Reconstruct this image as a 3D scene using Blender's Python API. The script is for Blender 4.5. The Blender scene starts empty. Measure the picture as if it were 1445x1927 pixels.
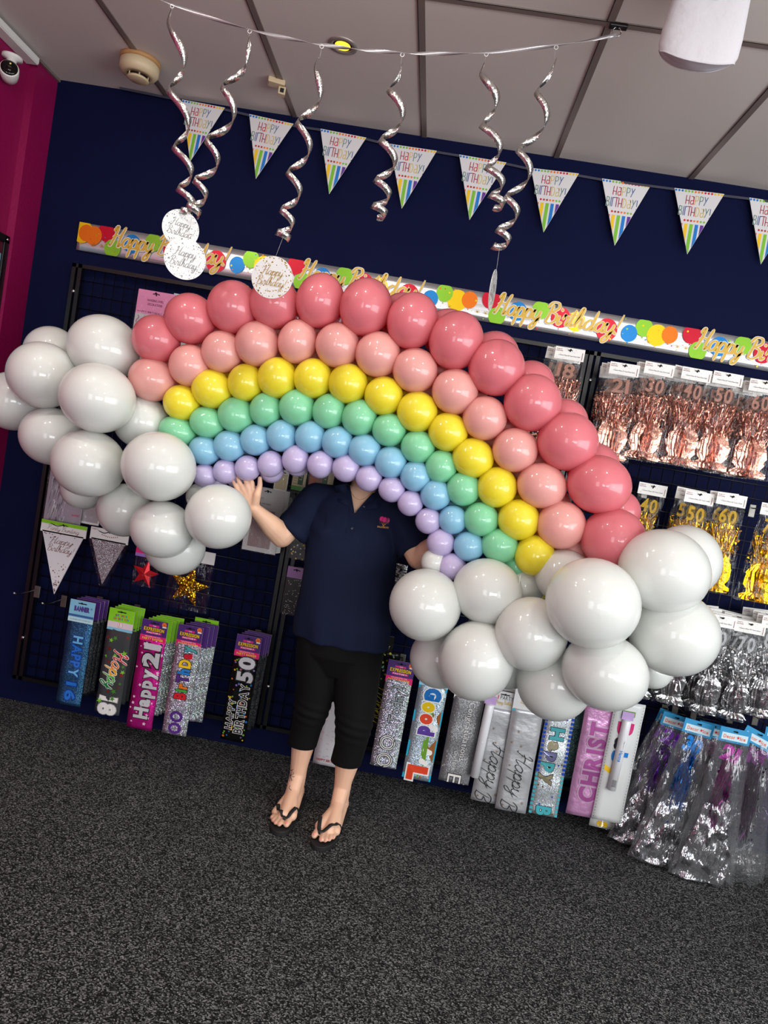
import bpy, math, random
from mathutils import Vector, Matrix, noise
from mathutils.bvhtree import BVHTree
random.seed(7)
PI = math.pi
SC = bpy.context.scene
COL = SC.collection
# ------------------------------------------------------------------ camera
FPX, YAW, PITCH, ROLL, CD, CH = 1353.3, .0532, -.0715, .1788, 3.356, 1.486
IW, IH = 1445.0, 1927.0
FW = Vector((-math.sin(YAW)*math.cos(PITCH), math.cos(YAW)*math.cos(PITCH), math.sin(PITCH)))
_r0 = FW.cross(Vector((0, 0, 1))).normalized(); _u0 = _r0.cross(FW)
RT = math.cos(ROLL)*_r0 + math.sin(ROLL)*_u0
UP = -math.sin(ROLL)*_r0 + math.cos(ROLL)*_u0
CAM = Vector((0, -CD, CH))
cd = bpy.data.cameras.new('camera'); co = bpy.data.objects.new('camera', cd); COL.objects.link(co)
cd.sensor_fit = 'VERTICAL'; cd.sensor_height = 36; cd.sensor_width = 27; cd.lens = FPX/IH*36; cd.clip_start = .05
co.matrix_world = Matrix(((RT.x, UP.x, -FW.x, CAM.x), (RT.y, UP.y, -FW.y, CAM.y), (RT.z, UP.z, -FW.z, CAM.z), (0, 0, 0, 1)))
SC.camera = co
def ray(px, py): return FW*FPX + RT*(px-IW/2) + UP*(IH/2-py)
def at(px, py, Y):
    d = ray(px, py); return CAM + d*((Y-CAM.y)/d.y)
def fl(px, py, Z=0.0):
    d = ray(px, py); return CAM + d*((Z-CAM.z)/d.z)
def atx(px, py, X):
    d = ray(px, py); return CAM + d*((X-CAM.x)/d.x)
def depth(p): return (Vector(p)-CAM).dot(FW)
# ------------------------------------------------------------------ light and exposure
SC.view_settings.view_transform = 'Standard'; SC.view_settings.look = 'None'
SC.view_settings.gamma = 1; SC.view_settings.use_curve_mapping = False
SC.view_settings.exposure = -0.05
try:
    SC.cycles.transparent_max_bounces = 32
except Exception: pass
wd = bpy.data.worlds.new('daylight'); SC.world = wd; wd.use_nodes = True
bg = wd.node_tree.nodes['Background']; bg.inputs[0].default_value = (.85, .92, 1, 1); bg.inputs[1].default_value = 1.6
def area(name, loc, target, sx, sy, power, color=(1, 1, 1), shape='RECTANGLE', spread=PI):
    l = bpy.data.lights.new(name, 'AREA'); l.shape = shape; l.size = sx; l.size_y = sy; l.energy = power; l.color = color; l.spread = spread
    o = bpy.data.objects.new(name, l); COL.objects.link(o); o.location = loc
    o.rotation_euler = (Vector(target)-Vector(loc)).to_track_quat('-Z', 'Y').to_euler(); return o
# daylight through the glass shopfront on the right, and through the front windows behind the photographer
area('shopfront_daylight', (3.3, -3.3, 1.55), (-.4, -1.0, 1.95), 3.4, 1.7, 118, (.96, .98, 1))
area('front_window_daylight', (1.7, -6.35, 1.5), (1.0, 0, 1.2), 2.4, .9, 95, (.95, .98, 1))
area('front_window_daylight', (-1.0, -6.35, 1.5), (-.8, 0, 1.3), 1.1, 1.9, 30, (.95, .98, 1))
# ceiling downlights outside the frame
for x, y in ((-.45, -1.6), (-1.35, -1.6), (-1.75, -1.95), (.9, -2.0), (-.6, -3.4), (1.2, -3.6)):
    area('ceiling_downlight', (x, y, 2.93), (x, y+.15, 0), .10, .10, 7, (1, .94, .84), 'DISK')
# ------------------------------------------------------------------ materials
def srgb(r, g, b):
    f = lambda c: c/12.92 if c <= .04045 else ((c+.055)/1.055)**2.4
    return (f(r/255), f(g/255), f(b/255), 1)
MC = {}
def mat(name, rgb=(128, 128, 128), rough=.5, metal=0, coat=0, sss=0, emit=None, es=0, spec=.5, bump=None, sheen=0, trans=0):
    if name in MC: return MC[name]
    m = bpy.data.materials.new(name); m.use_nodes = True; MC[name] = m
    nt = m.node_tree; b = nt.nodes['Principled BSDF']
    b.inputs['Base Color'].default_value = srgb(*rgb); b.inputs['Roughness'].default_value = rough
    b.inputs['Metallic'].default_value = metal; b.inputs['Coat Weight'].default_value = coat
    b.inputs['Coat Roughness'].default_value = .08
    b.inputs['Specular IOR Level'].default_value = spec
    b.inputs['Subsurface Weight'].default_value = sss
    if sss: b.inputs['Subsurface Radius'].default_value = (.02, .008, .005); b.inputs['Subsurface Scale'].default_value = 1
    if emit: b.inputs['Emission Color'].default_value = srgb(*emit); b.inputs['Emission Strength'].default_value = es
    if sheen: b.inputs['Sheen Weight'].default_value = sheen
    if bump:
        sc, st, dist = bump[:3]
        tc = nt.nodes.new('ShaderNodeTexCoord'); mp = nt.nodes.new('ShaderNodeMapping')
        if len(bump) > 3: mp.inputs['Scale'].default_value = bump[3]
        nz = nt.nodes.new('ShaderNodeTexNoise'); nz.inputs['Scale'].default_value = sc; nz.inputs['Detail'].default_value = 3
        bp = nt.nodes.new('ShaderNodeBump'); bp.inputs['Strength'].default_value = st; bp.inputs['Distance'].default_value = dist
        nt.links.new(tc.outputs['Object'], mp.inputs[0]); nt.links.new(mp.outputs[0], nz.inputs['Vector'])
        nt.links.new(nz.outputs['Fac'], bp.inputs['Height']); nt.links.new(bp.outputs[0], b.inputs['Normal'])
    return m
def glitter(name, rgb, scale=500, amt=.7, rough=.25, hue=0.0, metal=1.0, low=.5):
    """foil or glitter whose tiny facets each tilt their own way"""
    if name in MC: return MC[name]
    m = mat(name, rgb, rough, metal); nt = m.node_tree; b = nt.nodes['Principled BSDF']
    tc = nt.nodes.new('ShaderNodeTexCoord'); vo = nt.nodes.new('ShaderNodeTexVoronoi'); vo.inputs['Scale'].default_value = scale
    nt.links.new(tc.outputs['Object'], vo.inputs['Vector'])
    g = nt.nodes.new('ShaderNodeNewGeometry')
    s = nt.nodes.new('ShaderNodeVectorMath'); s.operation = 'SUBTRACT'; s.inputs[1].default_value = (.5, .5, .5)
    k = nt.nodes.new('ShaderNodeVectorMath'); k.operation = 'SCALE'; k.inputs['Scale'].default_value = amt*2
    a = nt.nodes.new('ShaderNodeVectorMath'); a.operation = 'ADD'; n = nt.nodes.new('ShaderNodeVectorMath'); n.operation = 'NORMALIZE'
    nt.links.new(vo.outputs['Color'], s.inputs[0]); nt.links.new(s.outputs[0], k.inputs[0]); nt.links.new(k.outputs[0], a.inputs[0])
    nt.links.new(g.outputs['Normal'], a.inputs[1]); nt.links.new(a.outputs[0], n.inputs[0]); nt.links.new(n.outputs[0], b.inputs['Normal'])
    if hue:
        sp = nt.nodes.new('ShaderNodeSeparateColor'); nt.links.new(vo.outputs['Color'], sp.inputs[0])
        hs = nt.nodes.new('ShaderNodeCombineColor'); hs.mode = 'HSV'; nt.links.new(sp.outputs[0], hs.inputs[0])
        hs.inputs[1].default_value = hue; hs.inputs[2].default_value = 1
        mx = nt.nodes.new('ShaderNodeMix'); mx.data_type = 'RGBA'; mx.blend_type = 'MULTIPLY'; mx.inputs[0].default_value = 1
        mx.inputs[6].default_value = srgb(*rgb); nt.links.new(hs.outputs[0], mx.inputs[7]); nt.links.new(mx.outputs[2], b.inputs['Base Color'])
    return m
def crinkle_foil(name, rgb, scale=18, st=.8, rough=.14, stretch=(1, 1, .25)):
    return mat(name, rgb, rough, 1, bump=(scale, st, .02, stretch))
def clear_film(name, fac=.02, scale=26, tint=(1, 1, 1), st=.8, rough=.10, stretch=(1.4, 1, .22), edge=.24, milk=0):
    if name in MC: return MC[name]
    m = bpy.data.materials.new(name); m.use_nodes = True; MC[name] = m; nt = m.node_tree; nt.nodes.clear()
    out = nt.nodes.new('ShaderNodeOutputMaterial'); mx = nt.nodes.new('ShaderNodeMixShader')
    tr = nt.nodes.new('ShaderNodeBsdfTransparent'); tr.inputs[0].default_value = (*tint, 1)
    gl = nt.nodes.new('ShaderNodeBsdfGlossy'); gl.inputs['Roughness'].default_value = rough
    tc = nt.nodes.new('ShaderNodeTexCoord'); mp = nt.nodes.new('ShaderNodeMapping'); mp.inputs['Scale'].default_value = stretch
    nz = nt.nodes.new('ShaderNodeTexNoise'); nz.inputs['Scale'].default_value = scale; nz.inputs['Detail'].default_value = 4
    bp = nt.nodes.new('ShaderNodeBump'); bp.inputs['Strength'].default_value = st; bp.inputs['Distance'].default_value = .03
    lw = nt.nodes.new('ShaderNodeLayerWeight'); lw.inputs['Blend'].default_value = .25
    ad = nt.nodes.new('ShaderNodeMath'); ad.operation = 'MULTIPLY_ADD'; ad.inputs[1].default_value = edge; ad.inputs[2].default_value = fac
    nt.links.new(tc.outputs['Object'], mp.inputs[0]); nt.links.new(mp.outputs[0], nz.inputs['Vector']); nt.links.new(nz.outputs['Fac'], bp.inputs['Height'])
    nt.links.new(bp.outputs[0], gl.inputs['Normal']); nt.links.new(bp.outputs[0], lw.inputs['Normal'])
    nt.links.new(lw.outputs['Fresnel'], ad.inputs[0]); nt.links.new(ad.outputs[0], mx.inputs[0])
    base = tr.outputs[0]
    if milk:
        df = nt.nodes.new('ShaderNodeBsdfTranslucent'); df.inputs[0].default_value = (.75, .76, .78, 1); d2 = nt.nodes.new('ShaderNodeBsdfDiffuse'); d2.inputs[0].default_value = (.75, .76, .78, 1)
        ms = nt.nodes.new('ShaderNodeMixShader'); nt.links.new(df.outputs[0], ms.inputs[1]); nt.links.new(d2.outputs[0], ms.inputs[2])
        m2 = nt.nodes.new('ShaderNodeMixShader'); m2.inputs[0].default_value = milk; nt.links.new(tr.outputs[0], m2.inputs[1]); nt.links.new(ms.outputs[0], m2.inputs[2]); base = m2.outputs[0]
    nt.links.new(base, mx.inputs[1]); nt.links.new(gl.outputs[0], mx.inputs[2]); nt.links.new(mx.outputs[0], out.inputs[0])
    return m
def balloon_mat(name, rgb, tr=.22, deep=None):
    if name in MC: return MC[name]
    m = mat(name, rgb, .42, 0, coat=.8); nt = m.node_tree; b = nt.nodes['Principled BSDF']
    b.inputs['Coat Roughness'].default_value = .055
    t = nt.nodes.new('ShaderNodeBsdfTranslucent'); t.inputs[0].default_value = srgb(*(deep or rgb))
    mx = nt.nodes.new('ShaderNodeMixShader'); mx.inputs[0].default_value = tr
    out = [n for n in nt.nodes if n.type == 'OUTPUT_MATERIAL'][0]
    nt.links.new(b.outputs[0], mx.inputs[1]); nt.links.new(t.outputs[0], mx.inputs[2]); nt.links.new(mx.outputs[0], out.inputs[0])
    return m
M_white = mat('white card', (232, 230, 226), .5); M_black = mat('black ink', (14, 14, 16), .5)
M_blackmetal = mat('black coated wire', (11, 11, 13), .35); M_chrome = mat('bright steel', (190, 190, 192), .25, 1)
M_silver = glitter('silver glitter foil', (215, 215, 218), 600, .4, .35, .1, metal=.7)
M_holo = glitter('holographic silver foil', (232, 234, 238), 640, .8, .3, .3, metal=.8)
M_foil = crinkle_foil('silver foil', (222, 222, 224), 14, .5, .18, (1, 1, 3))
M_gold = mat('gold foil print', (226, 184, 62), .25, 1)
M_goldb = mat('banner gold', (212, 172, 66), .35, .25)
M_goldmatte = mat('gold ink', (224, 190, 88), .4, .6)
M_skin = mat('skin', (232, 186, 156), .5, sss=.15, bump=(300, .15, .002))
M_film = clear_film('clear crinkled film')
M_film2 = clear_film('clear loose film', .06, 16, st=1.0, stretch=(1.6, 1, .14), milk=.07, edge=.5)
M_red = mat('red ink', (206, 26, 46), .4); M_blue = mat('blue ink', (22, 120, 200), .4); M_green = mat('green ink', (122, 190, 50), .4)
M_yellow = mat('yellow ink', (240, 196, 20), .4); M_orange = mat('orange ink', (238, 122, 30), .4); M_purple = mat('purple ink', (86, 42, 130), .4)
M_pink = mat('hot pink ink', (226, 30, 130), .4); M_teal = mat('teal ink', (70, 160, 165), .4); M_cream = mat('cream ink', (225, 214, 178), .5)
# ------------------------------------------------------------------ mesh builder
class MB:
    def __init__(s): s.v = []; s.f = []; s.mi = []; s.sm = []; s.mats = []; s.X = Matrix.Identity(4)
    def m(s, mt):
        if mt not in s.mats: s.mats.append(mt)
        return s.mats.index(mt)
    def add(s, vs, fs, mt, smooth=False):
        n = len(s.v); s.v += [tuple(s.X @ Vector(v)) for v in vs]; k = s.m(mt)
        for f in fs: s.f.append(tuple(i+n for i in f)); s.mi.append(k); s.sm.append(smooth)
    def box(s, x0, y0, z0, x1, y1, z1, mt):
        v = [(x, y, z) for x in (x0, x1) for y in (y0, y1) for z in (z0, z1)]
        s.add(v, [(0, 1, 3, 2), (4, 6, 7, 5), (0, 4, 5, 1), (2, 3, 7, 6), (0, 2, 6, 4), (1, 5, 7, 3)], mt)
    def tube(s, pts, r, mt, n=6, smooth=True, caps=True):
        pts = [Vector(p) for p in pts]; rs = r if isinstance(r, (list, tuple)) else [r]*len(pts)
        vs = []; fs = []; t0 = None
        for i, p in enumerate(pts):
            t = (pts[min(i+1, len(pts)-1)]-pts[max(i-1, 0)]).normalized()
            if t0 is None:
                a = t.cross(Vector((0, 0, 1)) if abs(t.z) < .9 else Vector((1, 0, 0))).normalized()
            else:
                a = (a - t*a.dot(t)).normalized()
            b = t.cross(a); t0 = t
            for k in range(n):
                w = 2*PI*k/n; vs.append(p + (a*math.cos(w)+b*math.sin(w))*rs[i])
        for i in range(len(pts)-1):
            for k in range(n):
                k2 = (k+1) % n; fs.append((i*n+k, i*n+k2, (i+1)*n+k2, (i+1)*n+k))
        if caps: fs.append(tuple(range(n))[::-1]); fs.append(tuple((len(pts)-1)*n+k for k in range(n)))
        s.add(vs, fs, mt, smooth)
    def lathe(s, prof, mt, n=32, axis='z', c=(0, 0, 0), smooth=True):
        vs = []; fs = []
        for r, h in prof:
            for k in range(n):
                w = 2*PI*k/n; x, y = max(r, 1e-5)*math.cos(w), max(r, 1e-5)*math.sin(w)
                p = (x, y, h) if axis == 'z' else (x, h, y) if axis == 'y' else (h, x, y)
                vs.append((p[0]+c[0], p[1]+c[1], p[2]+c[2]))
        for i in range(len(prof)-1):
            for k in range(n):
                k2 = (k+1) % n; fs.append((i*n+k, i*n+k2, (i+1)*n+k2, (i+1)*n+k))
        s.add(vs, fs, mt, smooth)
    # flat print, drawn in local x/z and lying at y (front is -y)
    def poly(s, pts, y, mt): s.add([(p[0], y, p[1]) for p in pts], [tuple(range(len(pts)))], mt)
    def rect(s, x0, z0, x1, z1, y, mt): s.poly([(x0, z0), (x1, z0), (x1, z1), (x0, z1)], y, mt)
    def disc(s, cx, cz, r, y, mt, n=14, rz=None, clip=None):
        p = [(cx+r*math.cos(2*PI*k/n), cz+(rz or r)*math.sin(2*PI*k/n)) for k in range(n)]
        if clip: p = [(min(max(a, clip[0]), clip[2]), min(max(b, clip[1]), clip[3])) for a, b in p]
        s.poly(p, y, mt)
    def star(s, cx, cz, r, y, mt, a=0, inner=.42, n=5):
        p = [(0, 0)]; k2 = [(cx+(r if k % 2 == 0 else r*inner)*math.sin(a+PI*k/n), cz+(r if k % 2 == 0 else r*inner)*math.cos(a+PI*k/n)) for k in range(2*n)]
        vs = [(cx, y, cz)]+[(q[0], y, q[1]) for q in k2]; s.add(vs, [(0, k+1, (k+1) % (2*n)+1) for k in range(2*n)], mt)
    def ribbon2(s, pts, w, y, mt, call=0.0, rot=0, step=5):
        """brush stroke through 2-D points; call>0 makes downstrokes thicker"""
        P = catmull(pts, step); vs = []; fs = []
        for i, p in enumerate(P):
            a = P[max(i-1, 0)]; b = P[min(i+1, len(P)-1)]; dx, dz = b[0]-a[0], b[1]-a[1]; L = math.hypot(dx, dz) or 1
            d = abs(dz)/L; ww = w*(1-call+call*d)/2; e = min(1, .45+min(i, len(P)-1-i)*.3)
            vs += [(p[0]-dz/L*ww*e, y, p[1]+dx/L*ww*e), (p[0]+dz/L*ww*e, y, p[1]-dx/L*ww*e)]
        for i in range(len(P)-1): fs.append((2*i, 2*i+1, 2*i+3, 2*i+2))
        s.add(vs, fs, mt)
    def text(s, st, cx, cz, h, y, mt, rot=0, bold=0, fit=None, gap=.09, outline=None, ow=.05, mats=None, shear=0, italic=0):
        """sans text centred on (cx, cz); h is the capital height"""
        k = h/.7; adv = []; x = 0
        for ch in st:
            if ch == ' ': adv.append((x, None)); x += .32; continue
            g = glyph(ch, bold); adv.append((x-g[2], g)); x += g[3]-g[2]+gap
        W = x-gap; kx = k if not fit else min(k*1.6, fit/max(W, .01)); c, sn = math.cos(rot), math.sin(rot)
        def put(g, ax, yy, m):
            vs = []
            for vx, vz in g[0]:
                X = (vx+ax-W/2)*kx + (vz-.35)*k*shear; Z = (vz-.35)*k
                vs.append((cx+X*c-Z*sn, yy, cz+X*sn+Z*c))
            s.add(vs, g[1], m)
        i = 0
        for (ax, g), ch in zip(adv, st):
            if g is None: continue
            if outline: put(glyph(ch, bold+ow), ax, y, outline)
            put(g, ax, y-(.0004 if outline else 0), (mats[i % len(mats)] if mats else mt)); i += 1
        return W*kx
    def script(s, st, cx, cz, xh, y, mt, w=.2, call=.5, rot=0, fit=None, outline=None, ow=.16, shear=.25, align='c', step=5):
        x = 0; L = []
        for ch in st:
            if ch == ' ': x += .55; continue
            g = SCRIPT.get(ch) or SCRIPT['a']; L.append((x, g)); x += g[0]
        W = x; k = xh; kx = k if not fit else fit/W; c, sn = math.cos(rot), math.sin(rot)
        def tr(p, ax):
            X = (p[0]+ax-(W/2 if align == 'c' else 0)+p[1]*shear)*kx; Z = (p[1]-.5)*k
            return (cx+X*c-Z*sn, cz+X*sn+Z*c)
        for layer in ((1, outline), (0, mt)):
            if layer[1] is None: continue
            si = 0
            for ax, g in L:
                for stroke in g[1]:
                    si += 1
                    if len(stroke) == 1:
                        q = tr(stroke[0], ax); s.disc(q[0], q[1], (w*.55+(ow/2 if layer[0] else 0))*k, y-(0 if layer[0] else .0010)-si*.00003, layer[1], 8)
                    else:
                        s.ribbon2([tr(p, ax) for p in stroke], (w+(ow if layer[0] else 0))*k, y-(0 if layer[0] else .0010)-si*.00003, layer[1], call if not layer[0] else call*.5, step=step)
        return W*kx
    def build(s, name, parent=None, loc=None, bevel=None, solid=None):
        me = bpy.data.meshes.new(name); me.from_pydata(s.v, [], s.f)
        for m in s.mats: me.materials.append(m)
        me.polygons.foreach_set('material_index', s.mi); me.polygons.foreach_set('use_smooth', s.sm); me.update()
        o = bpy.data.objects.new(name, me); COL.objects.link(o)
        if parent: o.parent = parent
        if loc is not None: o.location = loc
        if solid: q = o.modifiers.new('s', 'SOLIDIFY'); q.thickness = solid; q.offset = 0
        if bevel: q = o.modifiers.new('b', 'BEVEL'); q.width = bevel; q.segments = 2; q.limit_method = 'ANGLE'
        return o
def catmull(pts, step=5):
    if len(pts) < 3:
        return [pts[0], ((pts[0][0]+pts[1][0])/2, (pts[0][1]+pts[1][1])/2), pts[1]]
    P = [pts[0]]+list(pts)+[pts[-1]]; out = []
    for i in range(1, len(P)-2):
        p0, p1, p2, p3 = P[i-1:i+3]
        for j in range(step):
            t = j/step
            out.append(tuple(.5*((2*p1[k])+(-p0[k]+p2[k])*t+(2*p0[k]-5*p1[k]+4*p2[k]-p3[k])*t*t+(-p0[k]+3*p1[k]-3*p2[k]+p3[k])*t**3) for k in range(len(p1))))
    out.append(tuple(P[-2])); return out
GL = {}
def glyph(ch, bold=0):
    key = (ch, round(bold, 3))
    if key in GL: return GL[key]
    c = bpy.data.curves.new('g', 'FONT'); c.body = ch; c.resolution_u = 3; c.offset = bold; c.fill_mode = 'FRONT'
    o = bpy.data.objects.new('g', c); COL.objects.link(o)
    me = o.to_mesh(); vs = [(v.co.x, v.co.y) for v in me.vertices]; fs = [tuple(p.vertices) for p in me.polygons]
    o.to_mesh_clear(); bpy.data.objects.remove(o); bpy.data.curves.remove(c)
    xs = [v[0] for v in vs] or [0, .3]
    GL[key] = (vs, fs, min(xs), max(xs)); return GL[key]
SCRIPT = {
 'a': (1.1, [[(.9, .85), (.5, 1), (.1, .6), (.15, .1), (.5, 0), (.85, .5), (.92, 1)], [(.92, 1), (.82, .3), (.95, 0), (1.25, .3)]]),
 'p': (1.05, [[(0, .5), (.2, 1), (.12, 0), (.0, -1)], [(.1, .35), (.5, 1), (.85, .7), (.75, .15), (.38, 0), (.18, .2)], [(.6, .05), (.85, .05), (1.15, .4)]]),
 'y': (1.1, [[(0, .7), (.12, 1), (.1, .3), (.4, 0), (.75, .4), (.87, 1)], [(.87, 1), (.75, .1), (.6, -.7), (.25, -1), (.1, -.7), (.5, -.2), (1.15, .35)]]),
 'i': (.5, [[(.1, .95), (.08, .2), (.25, 0), (.55, .35)], [(.15, 1.5)]]),
 'r': (.8, [[(.0, .5), (.2, 1.15), (.22, .88), (.62, .92), (.5, .3), (.62, 0), (.9, .35)]]),
 't': (.65, [[(.32, 1.8), (.17, .4), (.3, 0), (.68, .35)], [(-.05, 1.15), (.65, 1.2)]]),
 'h': (1.0, [[(.05, .3), (.42, 1.6), (.36, 2.05), (.17, 1.6), (.1, 0)], [(.1, .3), (.4, .97), (.66, .8), (.6, .2), (.75, 0), (1.05, .35)]]),
 'd': (1.15, [[(.85, .85), (.5, 1), (.1, .6), (.15, .1), (.5, 0), (.82, .5)], [(1.0, 2.05), (.85, .3), (.95, 0), (1.25, .3)]]),
 'n': (1.0, [[(0, .5), (.17, 1), (.12, 0)], [(.12, .4), (.45, 1), (.7, .75), (.65, .2), (.78, 0), (1.05, .35)]]),
 'u': (1.0, [[(0, .6), (.12, 1), (.1, .3), (.35, 0), (.7, .4), (.8, 1)], [(.8, 1), (.72, .3), (.82, 0), (1.05, .3)]]),
 'g': (1.05, [[(.85, .85), (.5, 1), (.12, .6), (.15, .1), (.5, 0), (.82, .5), (.88, 1)], [(.88, 1), (.75, 0), (.6, -.8), (.3, -1), (.12, -.7), (.6, -.2), (1.1, .3)]]),
 'o': (.95, [[(.5, 1), (.12, .7), (.12, .2), (.45, 0), (.8, .35), (.75, .85), (.5, 1), (1.0, .8)]]),
 'e': (.8, [[(.1, .45), (.6, .75), (.45, 1), (.12, .7), (.12, .2), (.4, 0), (.85, .35)]]),
 'H': (1.5, [[(.0, 1.5), (.2, 2.0), (.42, 2.0), (.3, 1.0), (.0, 0), (-.2, .1)], [(1.4, 2.15), (1.12, 1.2), (1.0, .1), (1.15, 0), (1.5, .4)], [(0, .85), (.5, 1.1), (1.15, 1.0)]]),
 'B': (1.3, [[(.38, 1.95), (.28, 1.0), (.1, 0)], [(-.15, 1.5), (.2, 2.1), (.85, 2.1), (1.0, 1.6), (.42, 1.12)], [(.42, 1.12), (1.0, .95), (1.08, .35), (.6, -.05), (0, .1)]]),
 'P': (1.2, [[(.38, 1.95), (.28, 1.0), (.1, 0)], [(-.1, 1.5), (.2, 2.1), (.85, 2.1), (1.0, 1.5), (.6, 1.05), (.3, 1.1)]]),
 'C': (1.2, [[(1.05, 1.7), (.7, 2.1), (.15, 1.5), (.1, .5), (.5, 0), (1.1, .35)]]),
 '!': (.5, [[(.35, 2.1), (.15, .6)], [(.1, .08)]]),
}
THIN = {  # thin upright hand-lettered capitals: (advance, strokes), unit height
 'H': (.52, [[(0, 0), (0, 1)], [(.36, 0), (.36, 1)], [(0, .42), (.36, .42)]]),
 'a': (.52, [[(.33, .62), (.3, .9), (.05, .9)], [(.33, .9), (.35, 0)], [(.33, .45), (.05, .45), (.0, .15), (.12, 0), (.34, .12)]]),
 'P': (.5, [[(0, 0), (0, 1), (.3, .95), (.34, .68), (.25, .48), (0, .45)]]),
 'Y': (.5, [[(0, 1), (.17, .5)], [(.38, 1), (.17, .5), (.0, 0)]]),
 'B': (.5, [[(0, 0), (0, 1), (.26, .95), (.28, .62), (.05, .52)], [(.05, .52), (.32, .45), (.32, .08), (0, 0)]]),
 'I': (.17, [[(0, 0), (0, 1)]]), 'R': (.3, [[(0, 0), (0, 1)], [(0, .95), (.25, .98)]]),
 'T': (.42, [[(-.05, 1), (.36, 1)], [(.16, 1), (.16, 0)]]),
 'D': (.5, [[(0, 0), (0, 1), (.25, .92), (.36, .5), (.25, .08), (0, 0)]]),
 '!': (.2, [[(.05, .3), (.05, 1)], [(.05, .02)]]),
}
def thin_text(b, st, cx, cz, h, y, mats, w=.07, sx=1.0):
    W = sum(THIN[c][0] for c in st)*sx; x = -W/2
    for i, ch in enumerate(st):
        for stk in THIN[ch][1]:
            if len(stk) == 1: b.disc(cx+(x+stk[0][0])*h, cz+stk[0][1]*h, w*h*.7, y, mats[i % len(mats)], 6); continue
            P = [(cx+(x+p[0]*sx)*h, cz+p[1]*h) for p in stk]
            for j in range(len(P)-1):
                (ax, az), (bx, bz) = P[j], P[j+1]; L = math.hypot(bx-ax, bz-az) or 1; nx, nz = -(bz-az)/L*w*h/2, (bx-ax)/L*w*h/2
                b.poly([(ax+nx, az+nz), (ax-nx, az-nz), (bx-nx, bz-nz), (bx+nx, bz+nz)], y, mats[i % len(mats)])
        x += THIN[ch][0]*sx
def tag(o, label=None, cat=None, group=None, kind=None):
    if label: o['label'] = label
    if cat: o['category'] = cat
    if group: o['group'] = group
    if kind: o['kind'] = kind
    return o
def thing(name, label, cat, loc=(0, 0, 0), rot=(0, 0, 0), group=None):
    o = bpy.data.objects.new(name, None); COL.objects.link(o); o.empty_display_size = .05
    o.location = loc; o.rotation_euler = rot; return tag(o, label, cat, group)
KIDS = {}
def kids(o): return [c for c in bpy.data.objects if c.parent == o]
def dup(root, loc, rot=None, label=None, group=None, cat=None):
    r = root.copy(); COL.objects.link(r); r.location = loc
    if rot is not None: r.rotation_euler = rot
    if label: r['label'] = label
    if group: r['group'] = group
    elif 'group' in r: del r['group']
    for c in kids(root):
        k = c.copy(); COL.objects.link(k); k.parent = r
        for g in kids(c):
            q = g.copy(); COL.objects.link(q); q.parent = k
    return r
def struct(o): o['kind'] = 'structure'; return o
# ------------------------------------------------------------------ the room
HC = 2.953; XW = -2.03; XL = -2.065; XR = 3.4; YF = -6.5
def carpet():
    m = mat('charcoal fleck carpet', (40, 39, 38), .95, spec=.15); nt = m.node_tree; b = nt.nodes['Principled BSDF']
    tc = nt.nodes.new('ShaderNodeTexCoord'); mp = nt.nodes.new('ShaderNodeMapping'); mp.inputs['Scale'].default_value = (1, 1.35, 1)
    mp.inputs['Rotation'].default_value = (0, 0, .35)
    vo = nt.nodes.new('ShaderNodeTexVoronoi'); vo.inputs['Scale'].default_value = 230
    sp = nt.nodes.new('ShaderNodeSeparateColor'); pw = nt.nodes.new('ShaderNodeMath'); pw.operation = 'POWER'; pw.inputs[1].default_value = 3.6
    n2 = nt.nodes.new('ShaderNodeTexNoise'); n2.inputs['Scale'].default_value = 3; n2.inputs['Detail'].default_value = 5
    cr = nt.nodes.new('ShaderNodeMix'); cr.data_type = 'RGBA'; cr.inputs[6].default_value = srgb(16, 17, 18); cr.inputs[7].default_value = srgb(146, 147, 147)
    m2 = nt.nodes.new('ShaderNodeMath'); m2.operation = 'MULTIPLY_ADD'; m2.inputs[1].default_value = .5; m2.inputs[2].default_value = .62
    m3 = nt.nodes.new('ShaderNodeMath'); m3.operation = 'MULTIPLY'
    bp = nt.nodes.new('ShaderNodeBump'); bp.inputs['Strength'].default_value = .5; bp.inputs['Distance'].default_value = .004
    L = nt.links.new
    L(tc.outputs['Object'], mp.inputs[0]); L(mp.outputs[0], vo.inputs['Vector']); L(vo.outputs['Color'], sp.inputs[0]); L(sp.outputs[0], pw.inputs[0])
    L(tc.outputs['Object'], n2.inputs['Vector']); L(n2.outputs['Fac'], m2.inputs[0]); L(m2.outputs[0], m3.inputs[1]); L(pw.outputs[0], m3.inputs[0])
    L(m3.outputs[0], cr.inputs[0]); L(cr.outputs[2], b.inputs['Base Color']); L(vo.outputs['Distance'], bp.inputs['Height']); L(bp.outputs[0], b.inputs['Normal'])
    return m
M_navy = mat('navy wall paint', (9, 15, 50), .75, spec=.10, bump=(60, .12, .004))
M_magenta = mat('magenta wall paint', (136, 0, 70), .5, bump=(90, .25, .006))
M_ceil = mat('ceiling board', (208, 200, 193), .8, bump=(7, .05, .01))
M_bar = mat('ceiling grid strip', (132, 118, 112), .45, .3)
M_offw = mat('pale wall paint', (150, 146, 142), .7)
b = MB(); b.box(XL-.3, YF-.1, -.1, XR, .1, 0, carpet()); struct(b.build('floor'))
b = MB(); b.box(XL-.3, YF-.1, HC, XR, .1, HC+.1, M_ceil); struct(b.build('ceiling'))
b = MB(); b.box(XL-.3, 0, 0, XR, .1, HC, M_navy); struct(b.build('wall_back'))
b = MB(); b.box(XL-.1, YF, 0, XL, 0, HC, M_magenta); struct(b.build('wall_left'))
b = MB()
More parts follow.
